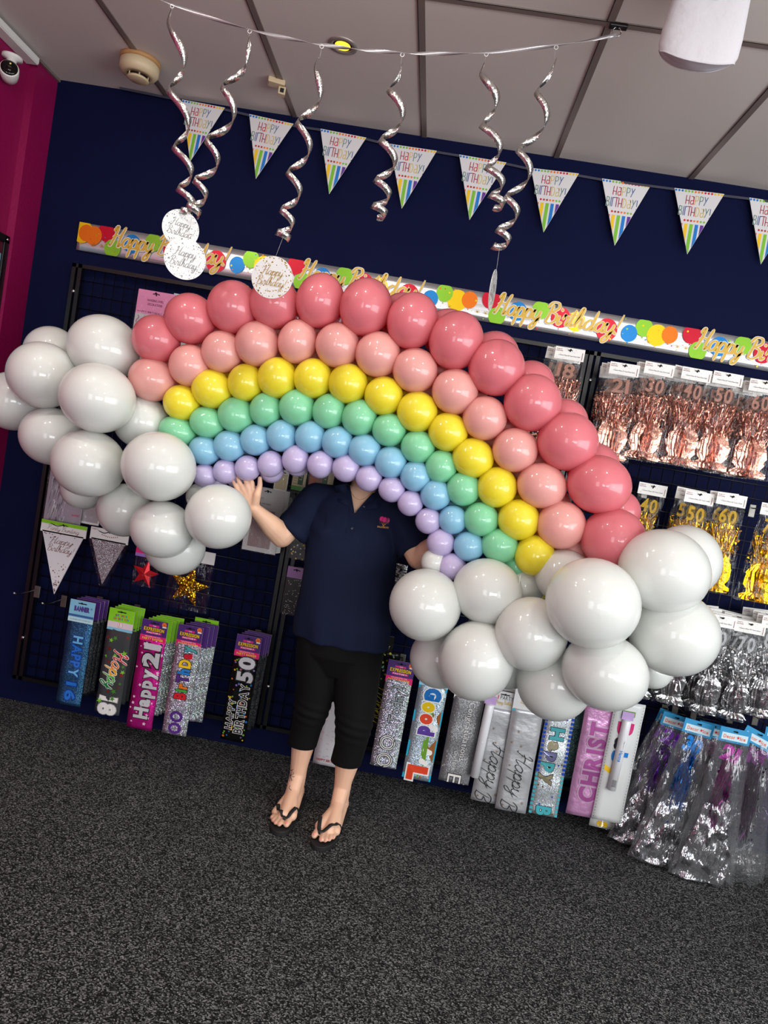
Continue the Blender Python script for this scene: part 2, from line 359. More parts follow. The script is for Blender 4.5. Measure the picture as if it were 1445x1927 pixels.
for q in ((YF, 0, -5.3, HC), (-5.3, 0, -1.3, .55), (-5.3, 2.5, -1.3, HC), (-1.3, 0, .1, HC)): b.box(XR, q[0], q[1], XR+.1, q[2], q[3], M_offw)
struct(b.build('wall_right'))
b = MB()
for q in ((XL-.3, 0, -1.6, HC), (-1.6, 0, -.4, .5), (-1.6, 2.5, -.4, HC), (-.4, 0, .5, HC), (.5, 0, XR, .85), (.5, 2.45, XR, HC)):
    b.box(q[0], YF-.1, q[1], q[2], YF, q[3], M_offw)
struct(b.build('wall_front'))
M_glass = clear_film('window glass', .04, 1, st=0, edge=.5)
for i, (x0, z0, x1, z1) in enumerate(((-1.6, .5, -.4, 2.5), (.5, .85, XR, 2.45))):
    b = MB(); b.box(x0, YF-.06, z0, x1, YF-.05, z1, M_glass); w = struct(b.build('window_%d' % (i+1)))
    b = MB()
    for q in ((x0, z0, x0+.05, z1), (x1-.05, z0, x1, z1), (x0, z0, x1, z0+.05), (x0, z1-.05, x1, z1)): b.box(q[0], YF-.08, q[1], q[2], YF-.02, q[3], M_blackmetal)
    b.build('window_frame', w)
b = MB(); b.box(XR+.05, -5.3, .55, XR+.06, -1.3, 2.5, M_glass); w = struct(b.build('window_3')); b = MB()
for q in ((-5.3, .55, -5.25, 2.5), (-1.35, .55, -1.3, 2.5), (-3.33, .55, -3.27, 2.5), (-5.3, .55, -1.3, .6), (-5.3, 2.45, -1.3, 2.5)): b.box(XR+.02, q[0], q[1], XR+.08, q[2], q[3], M_blackmetal)
b.build('window_frame', w)
b = MB(); b.box(XL, -.17, 0, XW, 0, HC, M_magenta); struct(b.build('wall_left_pillar')).name = 'trim_1'
b = MB(); b.box(XL+.0, -.17-.0, HC-.012, XW+.012, -.0, HC, M_bar); b.box(XL, YF, HC-.012, XL+.012, -.17, HC, M_bar); struct(b.build('trim_2'))
n = 3
for k in range(-0, 9):
    x = -1.502+.6*k
    if x > XR-.05: continue
    b = MB(); b.box(x-.012, YF, HC-.004, x+.012, -.0, HC+.001, M_bar)
    b.box(x-.0135, YF, HC-.0042, x-.0105, 0, HC-.0038, M_blackmetal); struct(b.build('trim_%d' % n)); n += 1
for k in range(5):
    y = -.976-1.2*k
    b = MB(); b.box(XL, y-.012, HC-.005, XR, y+.012, HC+.001, M_bar)
    b.box(XL, y-.0135, HC-.0054, XR, y-.0105, HC-.005, M_blackmetal); struct(b.build('trim_%d' % n)); n += 1
# ------------------------------------------------------------------ ceiling fittings
M_creamp = mat('cream plastic', (206, 186, 150), .45); M_wp = mat('white plastic', (225, 222, 218), .4)
p = fl(645, 85, HC); t = thing('downlight', 'round recessed downlight glowing yellow in the ceiling behind the ribbon', 'light', p)
b = MB(); b.lathe([(.055, 0), (.055, -.004), (.04, -.006), (.036, -.002), (.036, .0)], mat('pale metal trim', (170, 160, 155), .35, .6)); b.build('trim_ring', t)
b = MB(); b.lathe([(.036, -.0015), (.030, -.003), (.028, -.0015), (.0, -.0015)], M_blackmetal); b.build('reflector', t)
b = MB(); b.lathe([(.029, -.002), (.026, -.006), (0, -.009)], mat('glowing bulb', (255, 225, 90), .3, emit=(255, 214, 40), es=1.6)); b.build('bulb', t)
p = fl(265, 112, HC); t = thing('smoke_detector', 'cream round smoke detector on the ceiling above the left end of the wall', 'smoke detector', p)
b = MB(); b.lathe([(0, 0), (.082, 0), (.082, -.012), (.075, -.016), (0, -.016)], mat('amber plastic', (180, 135, 85), .5)); b.build('base_plate', t)
b = MB(); b.lathe([(.074, -.016), (.08, -.022), (.079, -.05), (.068, -.066), (.046, -.07), (.046, -.062), (0, -.062)], M_creamp, 40); b.build('body', t)
b = MB(); b.lathe([(.042, -.062), (.042, -.078), (0, -.078)], M_blackmetal, 32, smooth=False); b.build('grille', t)
b = MB(); b.lathe([(.0, -.077), (.043, -.077), (.045, -.082), (.038, -.086), (0, -.086)], M_creamp, 32)
for k in range(6): a = k*PI/3; b.box(.043*math.cos(a)-.002, .043*math.sin(a)-.002, -.08, .043*math.cos(a)+.002, .043*math.sin(a)+.002, -.062, M_creamp)
b.build('cap', t)
p = fl(521, 150, HC); t = thing('motion_sensor', 'small cream box sensor on the ceiling strip left of the downlight', 'sensor', p, (0, 0, .3))
b = MB(); b.box(-.035, -.02, -.022, .035, .03, 0, M_creamp); b.build('housing', t, bevel=.004)
b = MB(); b.box(.012, -.0, -.05, .042, .03, -.018, M_creamp); b.box(.019, -.002, -.044, .035, .001, -.026, M_black); b.build('sensor_head', t, bevel=.002)
hk = Vector((.323, -.976, HC)); t = thing('ceiling_hook', 'small metal hook clip at the ceiling strip crossing where the ribbon ends', 'hook', hk)
b = MB(); b.box(-.025, -.012, -.012, .03, .012, 0, M_blackmetal); b.build('clip', t, bevel=.002)
b = MB(); b.tube([(.014*math.cos(a*PI/8), 0, -.024+.014*math.sin(a*PI/8)) for a in range(17)], .0018, M_chrome, 6); b.build('ring', t)
t = thing('cable_trunking', 'white plastic trunking running along the top of the magenta wall', 'trunking', (XL, -.2, HC-.03))
b = MB(); b.box(0, -2.6, -.008, .06, 0, .018, M_wp); b.build('channel', t, bevel=.002)
b = MB(); b.box(.004, -2.6, -.012, .056, -.002, -.008, M_wp); b.build('lid', t)
p = at(22, 116, -.36); t = thing('security_camera', 'white bullet security camera with black face hanging under the trunking', 'camera', (p.x, p.y, p.z))
b = MB(); b.lathe([(0, .022), (.04, .022), (.04, .012), (.02, .006), (.013, -.02), (0, -.02)], M_wp); b.build('mount', t)
b = MB(); b.X = Matrix.Translation((.004, -.01, -.052)) @ Matrix.Rotation(.5, 4, 'Z') @ Matrix.Rotation(-.25, 4, 'X')
b.lathe([(0, .04), (.02, .037), (.032, .025), (.036, .0), (.037, -.03), (.035, -.034), (0, -.034)], M_wp, 28, 'y'); b.build('camera_body', t)
b2 = MB(); b2.X = b.X.copy(); b2.lathe([(.0325, -.033), (.032, -.038), (.025, -.041), (0, -.042)], mat('gloss black', (4, 4, 5), .12), 28, 'y')
b2.lathe([(.0125, -.0415), (.012, -.044), (0, -.045)], mat('lens glass', (20, 10, 10), .05), 20, 'y', (0, 0, -.008)); b2.lathe([(.004, -.042), (0, -.0445)], mat('amber led', (230, 210, 120), .3), 10, 'y', (.002, 0, .016)); b2.build('lens_panel', t)
# black framed screen on the magenta wall
p = atx(19, 446, XL+.02); t = thing('framed_screen', 'black framed panel with pale blue picture on the magenta wall at left edge', 'picture', (XL, p.y, p.z))
b = MB(); fw_, fh_ = .5, .8
for q in ((-fw_, -.035, 0, 0), (-fw_, -fh_, 0, -fh_+.035), (-fw_, -fh_, -fw_+.035, 0), (-.035, -fh_, 0, 0)): b.box(0, q[0], q[1], .022, q[2], q[3], M_blackmetal)
b.build('frame', t, bevel=.003)
b = MB(); b.box(0.001, -fw_+.03, -fh_+.03, .012, -.03, -.03, mat('pale blue picture', (120, 160, 176), .3)); b.box(.0115, -fw_+.03, -.085, .0125, -.03, -.03, mat('dark red print', (86, 14, 40), .4)); b.build('picture', t)
b = MB()
for y in (-.017, -fw_+.017): b.lathe([(.007, .022), (.006, .025), (0, .026)], M_chrome, 12, 'x', (0, y, -.017))
b.build('screw', t)
# ------------------------------------------------------------------ ribbon, hanging swirls
p0 = Vector((-1.55, -.98, HC-.004)); p1 = hk+Vector((0, 0, -.036))
def ribz(x):
    u = (x-p0.x)/(p1.x-p0.x); return p0.z*(1-u)+p1.z*u - .70*u*(1-u)
b = MB(); N = 90; vs = []; fs = []
for i in range(N+1):
    u = i/N; x = p0.x+(p1.x-p0.x)*u; a = u*PI*9+math.sin(u*11); w = .0055
    vs += [(x, -.98+w*math.cos(a), ribz(x)+w*math.sin(a)), (x, -.98-w*math.cos(a), ribz(x)-w*math.sin(a))]
for i in range(N): fs.append((2*i, 2*i+1, 2*i+3, 2*i+2))
b.add(vs, fs, mat('silver curling ribbon', (205, 200, 202), .3, .55), True)
tag(b.build('ribbon', solid=.0006), 'thin twisted silver ribbon strung under the ceiling to the hook', 'ribbon')
M_swirl = glitter('silver swirl foil', (214, 210, 206), 500, .16, .2, metal=.95)
M_thread = mat('clear thread', (170, 170, 172), .3)
M_disc = mat('silver card disc', (214, 213, 212), .35, .25)
def swirl(topx, topy, botx, boty, turns, r, label, disc=None, phase=0.0, yaw=0.0, w=.029, front='silver'):
    top = at(topx, topy, -.98); bot = at(botx, boty, -.98+.0)
    hx = top.x; hz = ribz(min(max(hx, p0.x), p1.x)); hz = min(hz, HC-.01)
    t = thing('hanging_swirl', label, 'decoration', (top.x, -.98, hz))
    O = Vector((top.x, -.98, hz))
    b = MB(); b.tube([(.006*math.cos(k*PI/6), 0, -.006+.006*math.sin(k*PI/6)) for k in range(13)], .0012, M_wp, 6)
    b.tube([(0, 0, -.012), (0, 0, top.z-hz)], .0005, M_thread, 4); b.build('hook_ring', t)
    b = MB(); N = int(turns*22); vs = []; fs = []
    for i in range(N+1):
        s = i/N; e = 1-(1-s)**1.7; a = phase+s*turns*2*PI
        rr = r*(1-.35*s)*min(1, s*6+.15); c = top.lerp(bot, e)-O
        rad = Vector((math.cos(a), math.sin(a), 0)); c = c+rad*rr
        up = (Vector((0, 0, 1))*.9+rad*.55*math.cos(a*1.0+.6)).normalized(); ww = w*(.75 if i in (0, N) else 1)*(1-.25*s)/2
        vs += [tuple(c+up*ww), tuple(c-up*ww)]
    for i in range(N): fs.append((2*i, 2*i+1, 2*i+3, 2*i+2))
    b.add(vs, fs, M_swirl, True); b.build('spiral', t, solid=.0005)
    if disc:
        dx, dy, dr, dyaw, gold = disc; dc = at(dx, dy, -.985); d = dc-O
        b = MB(); b.tube([tuple(bot-O), (d.x, d.y, d.z+dr*.97)], .0005, M_thread, 4); b.build('thread', t)
        b = MB(); b.X = Matrix.Translation(d) @ Matrix.Rotation(dyaw, 4, 'Z')
        b.lathe([(0, -.0009), (dr, -.0009), (dr, .0009), (0, .0009)], M_disc, 48, 'y', smooth=False)
        ink = M_gold if gold else M_foil; ink2 = mat('dark silver ink', (120, 118, 118), .4, .5) if not gold else M_gold
        rr_ = random.Random(int(dx))
        for k in range(150):
            a = rr_.random()*2*PI; q = dr*(.97-.42*rr_.random()**1.6); s_ = .0007+.0018*rr_.random()
            if gold and rr_.random() < .55 and not (math.sin(a) > .2 or math.sin(a) < -.6): continue
            b.disc(q*math.cos(a), q*math.sin(a), min(s_, max(.0003, dr*.985-q)), -.0013, ink if rr_.random() < .6 else ink2, 6)
        b.script('Happy', .0, dr*.2, dr*.2, -.0013, ink2, .13, .55, rot=-.0, fit=dr*1.0, step=3)
        b.script('Birthday!', .0, -dr*.3, dr*.2, -.0013, ink2, .13, .55, rot=-.0, fit=dr*1.4, step=3)
        b.build('disc_tag', t)
    return t
swirl(323, 18, 352, 402, 4.4, .034, 'silver foil swirl farthest left with a tilted Happy Birthday disc', (340, 430, .060, .55, 0), 2.6)
swirl(467, 76, 362, 402, 4.4, .037, 'silver foil swirl second from left, its disc overlapping the tilted one', (348, 487, .067, .45, 0), -1.2)
swirl(602, 108, 532, 448, 4.6, .034, 'silver foil swirl hanging left of the downlight with a round gold printed disc', (512, 522, .0685, 0, 1), 3.0)
swirl(754, 120, 712, 405, 4.2, .036, 'silver foil swirl right of the downlight, ending in a free curl', None, .6)
swirl(912, 118, 936, 388, 4, .032, 'silver foil swirl fifth from left, its tail tangled with its neighbour', None, 2.2)
swirl(1042, 112, 940, 466, 4.6, .036, 'silver foil swirl nearest the ceiling hook with a disc turned edge-on', (927, 546, .064, 1.38, 0), .3)
# white pouch hanging at the top right
pc = at(1338, 0, -1.25); t = thing('hanging_pouch', 'white soft pouch with a bow hanging from the ceiling at top right', 'bag', (pc.x, pc.y, pc.z), (.12, ROLL*.15, 0))
M_felt = mat('white felt', (196, 192, 196), .85, bump=(40, .5, .006))
b = MB(); vs = []; fs = []; N = 40
rings = [(.20, .05, .02), (.13, .094, .03), (.06, .098, .036), (-.02, .103, .042), (-.10, .109, .045), (-.135, .109, .046), (-.150, .103, .043)]
for z, rx, ry in rings:
    for k in range(N):
        a = 2*PI*k/N; c, s_ = math.cos(a), math.sin(a); e = .75
        vs.append((rx*abs(c)**e*(1 if c >= 0 else -1), ry*abs(s_)**e*(1 if s_ >= 0 else -1), z+.012*math.cos(a*2)*(z < 0)-.012*(math.sin(a) < 0)*(z < -.12)))
for i in range(len(rings)-1):
    for k in range(N): fs.append((i*N+k, i*N+(k+1) % N, (i+1)*N+(k+1) % N, (i+1)*N+k))
fs.append(tuple(range(N)))
b.add(vs, fs, M_felt, True); b.build('pouch_body', t)
b = MB(); zl = rings[-1]
vs2 = vs[-N:]; cz = sum(v[2] for v in vs2)/N-.012
b.add(vs2+[(v[0]*.6, v[1]*.6, v[2]*.3+(cz-.004)*.7) for v in vs2]+[(0, 0, cz-.008)], [(k, (k+1) % N, N+(k+1) % N, N+k) for k in range(N)]+[(N+k, N+(k+1) % N, 2*N) for k in range(N)], mat('pale grey felt', (190, 188, 196), .9), True); b.build('pouch_base', t)
b = MB(); b.tube([v for v in vs2]+[vs2[0]], .0022, M_felt, 6); b.build('seam', t)
b = MB()
b.tube([(-.01, -.046, .07), (-.05, -.05, .075), (-.048, -.05, .045), (-.005, -.048, .04)], .003, M_felt, 6); b.tube([(.01, -.046, .07), (.045, -.05, .075), (.045, -.05, .05), (0, -.048, .04)], .003, M_felt, 6)
b.tube([(0, -.047, .09), (.002, -.052, .04), (.006, -.05, .0), (.008, -.05, -.018)], .0055, M_felt, 8); b.build('bow', t)
b = MB(); b.tube([(0, 0, .19), (0, 0, HC-pc.z)], .0012, M_thread, 5); b.build('hanging_cord', t)
# ------------------------------------------------------------------ birthday bunting along the top of the wall
bt = thing('bunting', 'rainbow HAPPY BIRTHDAY! pennant bunting strung along the top of the navy wall', 'bunting', (0, -.03, 2.93))
PT = [((342.6, 187), (424, 204)), ((469, 214.5), (553, 234.6)), ((603, 242), (689.4, 259.5)), ((733.7, 270.6), (822, 283.7)), ((864, 290.7), (952.8, 306)), ((999, 316), (1088.6, 328)), ((1132.7, 335.7), (1225.5, 347.8)), ((1269, 353.5), (1362, 366)), ((1410, 371.6), (1503, 384))]
M_pen = mat('glossy white pennant', (222, 220, 220), .22, coat=.3)
pm = None; O = Vector((0, -.03, 2.93)); ends = []
W_ = .213
def pennant():
    b = MB(); w = W_; tip = (.102, -.276)
    def edge(z): u = -z/.276; return (tip[0]*u, w+(tip[0]-w)*u)
    nn = 8
    b.add([(0, 0, 0), (w, 0, 0), (tip[0], 0, tip[1]), (0, .0012, 0), (w, .0012, 0), (tip[0], .0012, tip[1])], [(0, 2, 1), (3, 4, 5), (0, 1, 4, 3), (1, 2, 5, 4), (2, 0, 3, 5)], M_pen)
    cols = [M_blue]*3+[M_green]*3+[M_orange]*3+[M_red]*3+[M_yellow]*3
    for k, c in enumerate(cols): b.disc(.0085+k*.01395, -.007, .0048, -.0005, c, 12)
    mm = [M_red, M_red, mat('gold thin ink', (214, 190, 110), .5), M_blue, mat('indigo ink', (60, 70, 140), .5), M_green, M_blue]
    thin_text(b, 'HaPPY', .106, -.062, .038, -.0005, [mat('crimson ink', (160, 26, 60), .5), M_red, MC['gold thin ink'], mat('sage ink', (110, 140, 130), .5), mat('steel blue ink', (70, 100, 150), .5)], .085)
    thin_text(b, 'BIRTHDaY!', .104, -.112, .040, -.0005, [MC['sage ink'], MC['steel blue ink'], MC['indigo ink'], MC['crimson ink'], MC['crimson ink'], MC['gold thin ink'], MC['gold thin ink'], MC['sage ink'], MC['steel blue ink'], MC['indigo ink']], .085, .95)
    for k in range(9):
        x = .052+k*.0138; l, r = edge(-.132)
        if l+.004 < x < r-.003: b.disc(x, -.132, .0047, -.0005, (M_red, mat('brick ink', (170, 50, 30), .5), M_orange, M_green)[min(k//2 if k < 6 else 3, 3)], 12)
    cs = [mat('rust ink', (216, 80, 50), .4), M_yellow, M_green, M_blue, mat('violet ink', (100, 50, 150), .4), mat('crimson ink2', (190, 20, 60), .4)]
    zt = -.146
    for k in range(6):
        x0 = .045+k*.0225; x1 = x0+.0145; l, r = edge(zt)
        pts = []
        for x in (x0, x1): pass
        xa, xb = max(x0, l+.001), min(x1, r-.001)
        if xb <= xa: continue
        def zb(x): return -.276*x/tip[0]+.0 if x < tip[0] else -.276*(w-x)/(w-tip[0])
        P = [(xa, zt), (xa, max(-.272, min(zb(xa)+.002, zt)))]
        if xa < tip[0] < xb: P.append((tip[0], -.272))
        P += [(xb, max(-.272, min(zb(xb)+.002, zt))), (xb, zt)]
        b.poly(P[::-1], -.0005, cs[k])
    return b
for i, (a, c) in enumerate(PT):
    A = at(*a, -.03); C_ = at(*c, -.03)
    if pm is None: pm = pennant().build('pennant', bt); o = pm
    else: o = pm.copy(); COL.objects.link(o); o.parent = bt
    ang = math.atan2(C_.z-A.z, C_.x-A.x); o.location = A-O; o.rotation_euler = (random.uniform(-.04, .0), -ang, random.uniform(-.05, .05)); s_ = (C_-A).length/W_; o.scale = (s_, 1, s_)
    ends.append((A-O, C_-O))
b = MB(); M_rib = mat('grey ribbon', (62, 64, 78), .35)
prev = Vector((-1.72, 0, .02))
for A, C_ in ends+[(Vector((1.6, 0, -.05)), Vector((1.6, 0, -.05)))]:
    for q0, q1 in ((prev, A), (A, C_)):
        b.add([(q0.x, .003, q0.z+.001), (q1.x, .003, q1.z+.001), (q1.x, .003, q1.z-.009), (q0.x, .003, q0.z-.009)], [(0, 3, 2, 1)], M_rib)
    prev = C_
b.build('ribbon', bt, solid=.0006)
# ------------------------------------------------------------------ foil banner
A = at(151, 418, -.012); ang = math.atan2(2.305-2.326, 3.19); h_ = .128
t = thing('foil_banner', 'long silver foil Happy Birthday! banner with printed balloons taped across the wall', 'banner', (A.x, -.012, A.z), (0, -ang, 0))
b = MB(); Ls = 3.7; nx = 220; vs = []; fs = []
for i in range(nx+1):
    x = Ls*i/nx
    for j in range(5):
        z = -h_*j/4; vs.append((x, .004*noise.noise(Vector((x*3, j*.9, 0)))+(.012 if i == 0 else 0)*0, z))
for i in range(nx):
    for j in range(4): a = i*5+j; fs.append((a, a+1, a+6, a+5))
b.add(vs, fs, mat('silver banner foil', (228, 228, 230), .3, .85, bump=(5, .12, .01, (.5, 1, 16))), True); sheet = b.build('foil_sheet', t, solid=.0005)
b = MB(); clip = (0, -h_, Ls, 0); Y1 = -.0052
cA = mat('foil blue print', (24, 130, 205), .3, .45); cG = mat('foil green print', (140, 200, 50), .3, .45); cR = mat('foil red print', (205, 18, 48), .3, .45); cY = mat('foil yellow print', (246, 205, 10), .3, .45); cO = mat('foil orange print', (240, 120, 20), .3, .45)
def fball(x, f, r, c, ztilt=0, knot=True):
    z = -h_*f
    b.disc(x, z, r*h_*.93, Y1-random.random()*.0003, c, 22, r*h_, clip)
    if knot and z-r*h_-.006 > -h_: b.poly([(x, z-r*h_+.001), (x+.004, z-r*h_-.006), (x-.004, z-r*h_-.006)][::-1], Y1, c)
H0 = at(212, 440, -.012).x-A.x; per = .908
# the end before the first greeting
fball(.018, .32, .42, cY); fball(.075, .4, .34, cO)
for k in range(-1, 4):
    x = H0+k*per
    for dx, f, r, c in ((.012, .74, .33, cG), (.10, .46, .34, cA), (.2, .28, .33, cG), (.295, .42, .36, cR), (.366, .46, .35, cY), (.507, .56, .4, cR), (.608, .55, .3, cA), (.668, .26, .32, cG), (.731, .45, .38, cY), (.785, .36, .3, cO), (.88, .2, .34, cR)):
        if 0.02 < x+dx < Ls-.03: fball(x+dx, f, r, c)
    rr_ = random.Random(40+k)
    for q in range(46):
        xx = x+rr_.random()*per; zz = -h_*rr_.uniform(.06, .94)
        if .01 < xx < Ls-.01: b.disc(xx, zz, rr_.choice((.0016, .002, .0026, .0045)), Y1-.0006, rr_.choice((cR, cG, cY, cA, cO, cR, cY)), 10)
    for q in (.70, .83, -.04):
        xx = x+q*1.0
        if .01 < xx < Ls:
            for j in range(4): a = j*PI/4; b.ribbon2([(xx-.012*math.cos(a), -h_*.72-.012*math.sin(a)), (xx, -h_*.72), (xx+.012*math.cos(a), -h_*.72+.012*math.sin(a))], .0012, Y1-.0008, M_gold)
    if -.01 < x < Ls-.6 or k < 3 and x > -.01:
        b.script('Happy', x+.0, -h_*.50+.004, h_*.34, Y1-.001, M_goldb, .25, .55, fit=.205, outline=M_white, ow=.11, shear=.2, align='l', step=6)
        b.script('Birthday!', x+.225, -h_*.53+.004, h_*.34, Y1-.001, M_goldb, .25, .55, fit=.335, outline=M_white, ow=.11, shear=.2, align='l', step=6)
b.build('print', t)
# ------------------------------------------------------------------ gridwall display panels
def grid(x0, x1, label):
    z0, z1 = .135, 2.12; t = thing('grid_panel', label, 'display grid', (x0, -.04, z0))
    b = MB(); n = int(round((x1-x0)/.0505)); m = 31; W = x1-x0; H = z1-z0
    for i in range(1, n): b.tube([(W*i/n, 0, 0), (W*i/n, 0, H)], .0022, M_blackmetal, 4)
    for j in range(1, m): b.tube([(0, -.004, H*j/m), (W, -.004, H*j/m)], .0022, M_blackmetal, 4)
    b.build('wire_grid', t)
    b = MB(); s = .009
    for q in ((0, 0, 0, H), (W, 0, W, H), (0, 0, W, 0), (0, H, W, H), (.03, 0, .03, H)): b.box(min(q[0], q[2])-s, -s, min(q[1], q[3])-s, max(q[0], q[2])+s, s, max(q[1], q[3])+s, M_blackmetal)
    b.build('outer_frame', t)
    b = MB()
    for z in (.2, H-.12):
        b.lathe([(.009, 0), (.009, -.006), (.005, -.009), (0, -.009)], M_chrome, 12, 'y', (.015, -.008, z))
        b.tube([(.015, 0, z), (.015, .04, z)], .005, M_blackmetal, 6)
    b.build('wall_bolt', t)
grid(-1.80, -.61, 'black wire display grid on the wall behind the left end of the balloon rainbow')
grid(-.585, .59, 'black wire display grid on the wall behind the person')
grid(.615, 1.80, 'black wire display grid on the wall carrying the tinsel centrepiece packs at right')
# hooks
HOOK = {}
def hang_hook(p, label):
    L = -p.y-.05+.012
    if L < .04: return
    key = (round(L, 2), False); q = (p.x, -.05, p.z-.022)
    lab = 'black prong hook carrying the '+' '.join(label.split(',')[0].split()[:11])
    if key in HOOK: return dup(HOOK[key], q, label=lab)
    return make_hook(key, q, L, lab)
def make_hook(key, q, length, label, group=None, tip=.012):
    bright = key[1]; m = M_chrome if bright else M_blackmetal
    t = thing('display_hook', label, 'hook', q, group=group); HOOK[key] = t
    b = MB(); b.box(-.014, -.006, -.045, .014, .004, .012, mat('dull steel', (120, 118, 112), .4, .8)); b.build('back_plate', t, bevel=.002)
    b = MB(); b.tube([(0, 0, -.005), (0, -length*.85, 0), (0, -length, tip)], .0028, m, 7); b.build('prong', t)
    b = MB(); b.lathe([(0, -.004), (.0045, 0), (0, .0045)], mat('white hook tip', (210, 208, 200), .4) if bright else M_blackmetal, 8, 'y', (0, -length, tip)); b.build('tip', t)
    return t
def hook(px, py, length, label, Yf=None, tip=.012, bright=False, group=None):
    """prong whose tip shows at pixel (px,py)"""
    key = (round(length, 2), bright); p = at(px, py, -.05-length)
    if key in HOOK: return dup(HOOK[key], (p.x, -.05, p.z), label=label, group=group)
    return make_hook(key, (p.x, -.05, p.z), length, label, group)
hook(26, 1121, .2, 'empty silver prong hook farthest left on the lower grid', bright=True)
hook(79, 1140, .2, 'empty silver prong hook below the Party Bunting pennant pack', bright=True)
# ------------------------------------------------------------------ party banner packs
M_sleeve = mat('sleeve plastic edge', (150, 150, 155), .2, .2)
def header_tag(b, w, h, style):
    y = -.0016
    if style == 'expression':
        pur = mat('purple card', (72, 34, 112), .4); b.rect(-w/2, -h, w/2, 0, y, pur); b.rect(-w/2, -h, w/2, -h*.72, y-.0003, mat('magenta card', (224, 28, 110), .4))
        b.rect(-w*.22, -h*.30, w*.18, -h*.22, y-.0003, M_pink); b.text('THE', 0, -h*.26, h*.06, y-.0006, M_white)
        b.text('EXPRESSION', -.0, -h*.42, h*.15, y-.0006, M_yellow, bold=.04, fit=w*.78, outline=M_black, ow=.05)
        b.rect(-w*.3, -h*.63, w*.3, -h*.54, y-.0003, M_pink); b.text('FACTORY', 0, -h*.585, h*.065, y-.0006, M_white, bold=.02, fit=w*.52)
        b.text('HOLOGRAPHIC FOIL', 0, -h*.77, h*.05, y-.0008, M_white, fit=w*.6); b.text('PARTY BANNER', 0, -h*.875, h*.10, y-.0008, M_yellow, bold=.03, fit=w*.8)
        b.disc(w*.36, -h*.13, .011, y-.0004, M_orange, 16); b.text('26', w*.36, -h*.13, .008, y-.0008, M_red, bold=.03); b.rect(w*.30, -h*.27, w*.46, -h*.21, y-.0006, M_white)
    elif style == 'blue':
        b.rect(-w/2, -h, w/2, 0, y, mat('light blue card', (130, 190, 216), .4)); b.text('BANNER', 0, -h*.38, h*.2, y-.0006, M_purple, bold=.04, fit=w*.6, outline=mat('mid blue ink', (50, 90, 150), .5)); b.text('16', w*.38, -h*.3, h*.1, y-.0006, M_purple)
        b.rect(-w/2, -h*.76, w/2, -h*.66, y-.0003, mat('mid blue ink', (50, 90, 150), .5)); b.rect(-w/2, -h, w/2, -h*.8, y-.0004, mat('pale aqua', (190, 222, 228), .4)); b.text('FOIL BANNER HAPPY 16TH BIRTHDAY', 0, -h*.89, h*.06, y-.0007, MC['mid blue ink'], fit=w*.86)
    elif style == 'lime':
        b.rect(-w/2, -h, w/2, 0, y, mat('lime card', (134, 205, 30), .4)); b.rect(-w/2, -h, w/2, -h*.88, y-.0003, mat('light blue card', (130, 190, 216), .4))
        b.rect(-w/2, -h*.88, w/2, -h*.60, y-.0003, mat('pale pink print', (220, 200, 205), .4)); b.text('18', 0, -h*.73, h*.18, y-.0006, M_white, bold=.04, outline=M_red)
        b.text('BIRTHDAY', .005, -h*.3, h*.1, y-.0006, mat('mid blue ink', (50, 90, 150), .5), bold=.03, fit=w*.55, mats=[M_purple, M_red, M_blue, M_orange]); b.text('CELEBRATION', 0, -h*.45, h*.1, y-.0006, M_red, bold=.03, fit=w*.6, mats=[M_purple, M_red, M_blue, M_orange])
    elif style == 'plainlime': b.rect(-w/2, -h, w/2, 0, y, mat('lime card', (134, 205, 30), .4))
    elif style == 'plainpurple': b.rect(-w/2, -h, w/2, 0, y, mat('purple card', (72, 34, 112), .4))
    elif style == 'aqua':
        b.rect(-w/2, -h, w/2, 0, y, mat('aqua card', (140, 200, 220), .4)); b.text('GR...', -.02, -h*.3, h*.2, y-.0006, M_blue, bold=.03)
    elif style == 'party':
        b.rect(-w/2, -h, w/2, 0, y, mat('grey white card', (206, 206, 206), .4)); b.text('PARTY', .01, -h*.3, h*.2, y-.0006, mat('slate ink', (70, 74, 84), .4), fit=w*.45, bold=.01); b.text('I', -w*.22, -h*.3, h*.2, y-.0006, M_red, bold=.02)
        b.script('Happy Birthday!', .005, -h*.58, h*.09, y-.0006, M_goldmatte, .14, fit=w*.62, step=3); b.rect(-w/2, -h, w/2, -h*.9, y-.0004, mat('turquoise ink', (40, 160, 178), .4))
    elif style == 'clear':
        pass
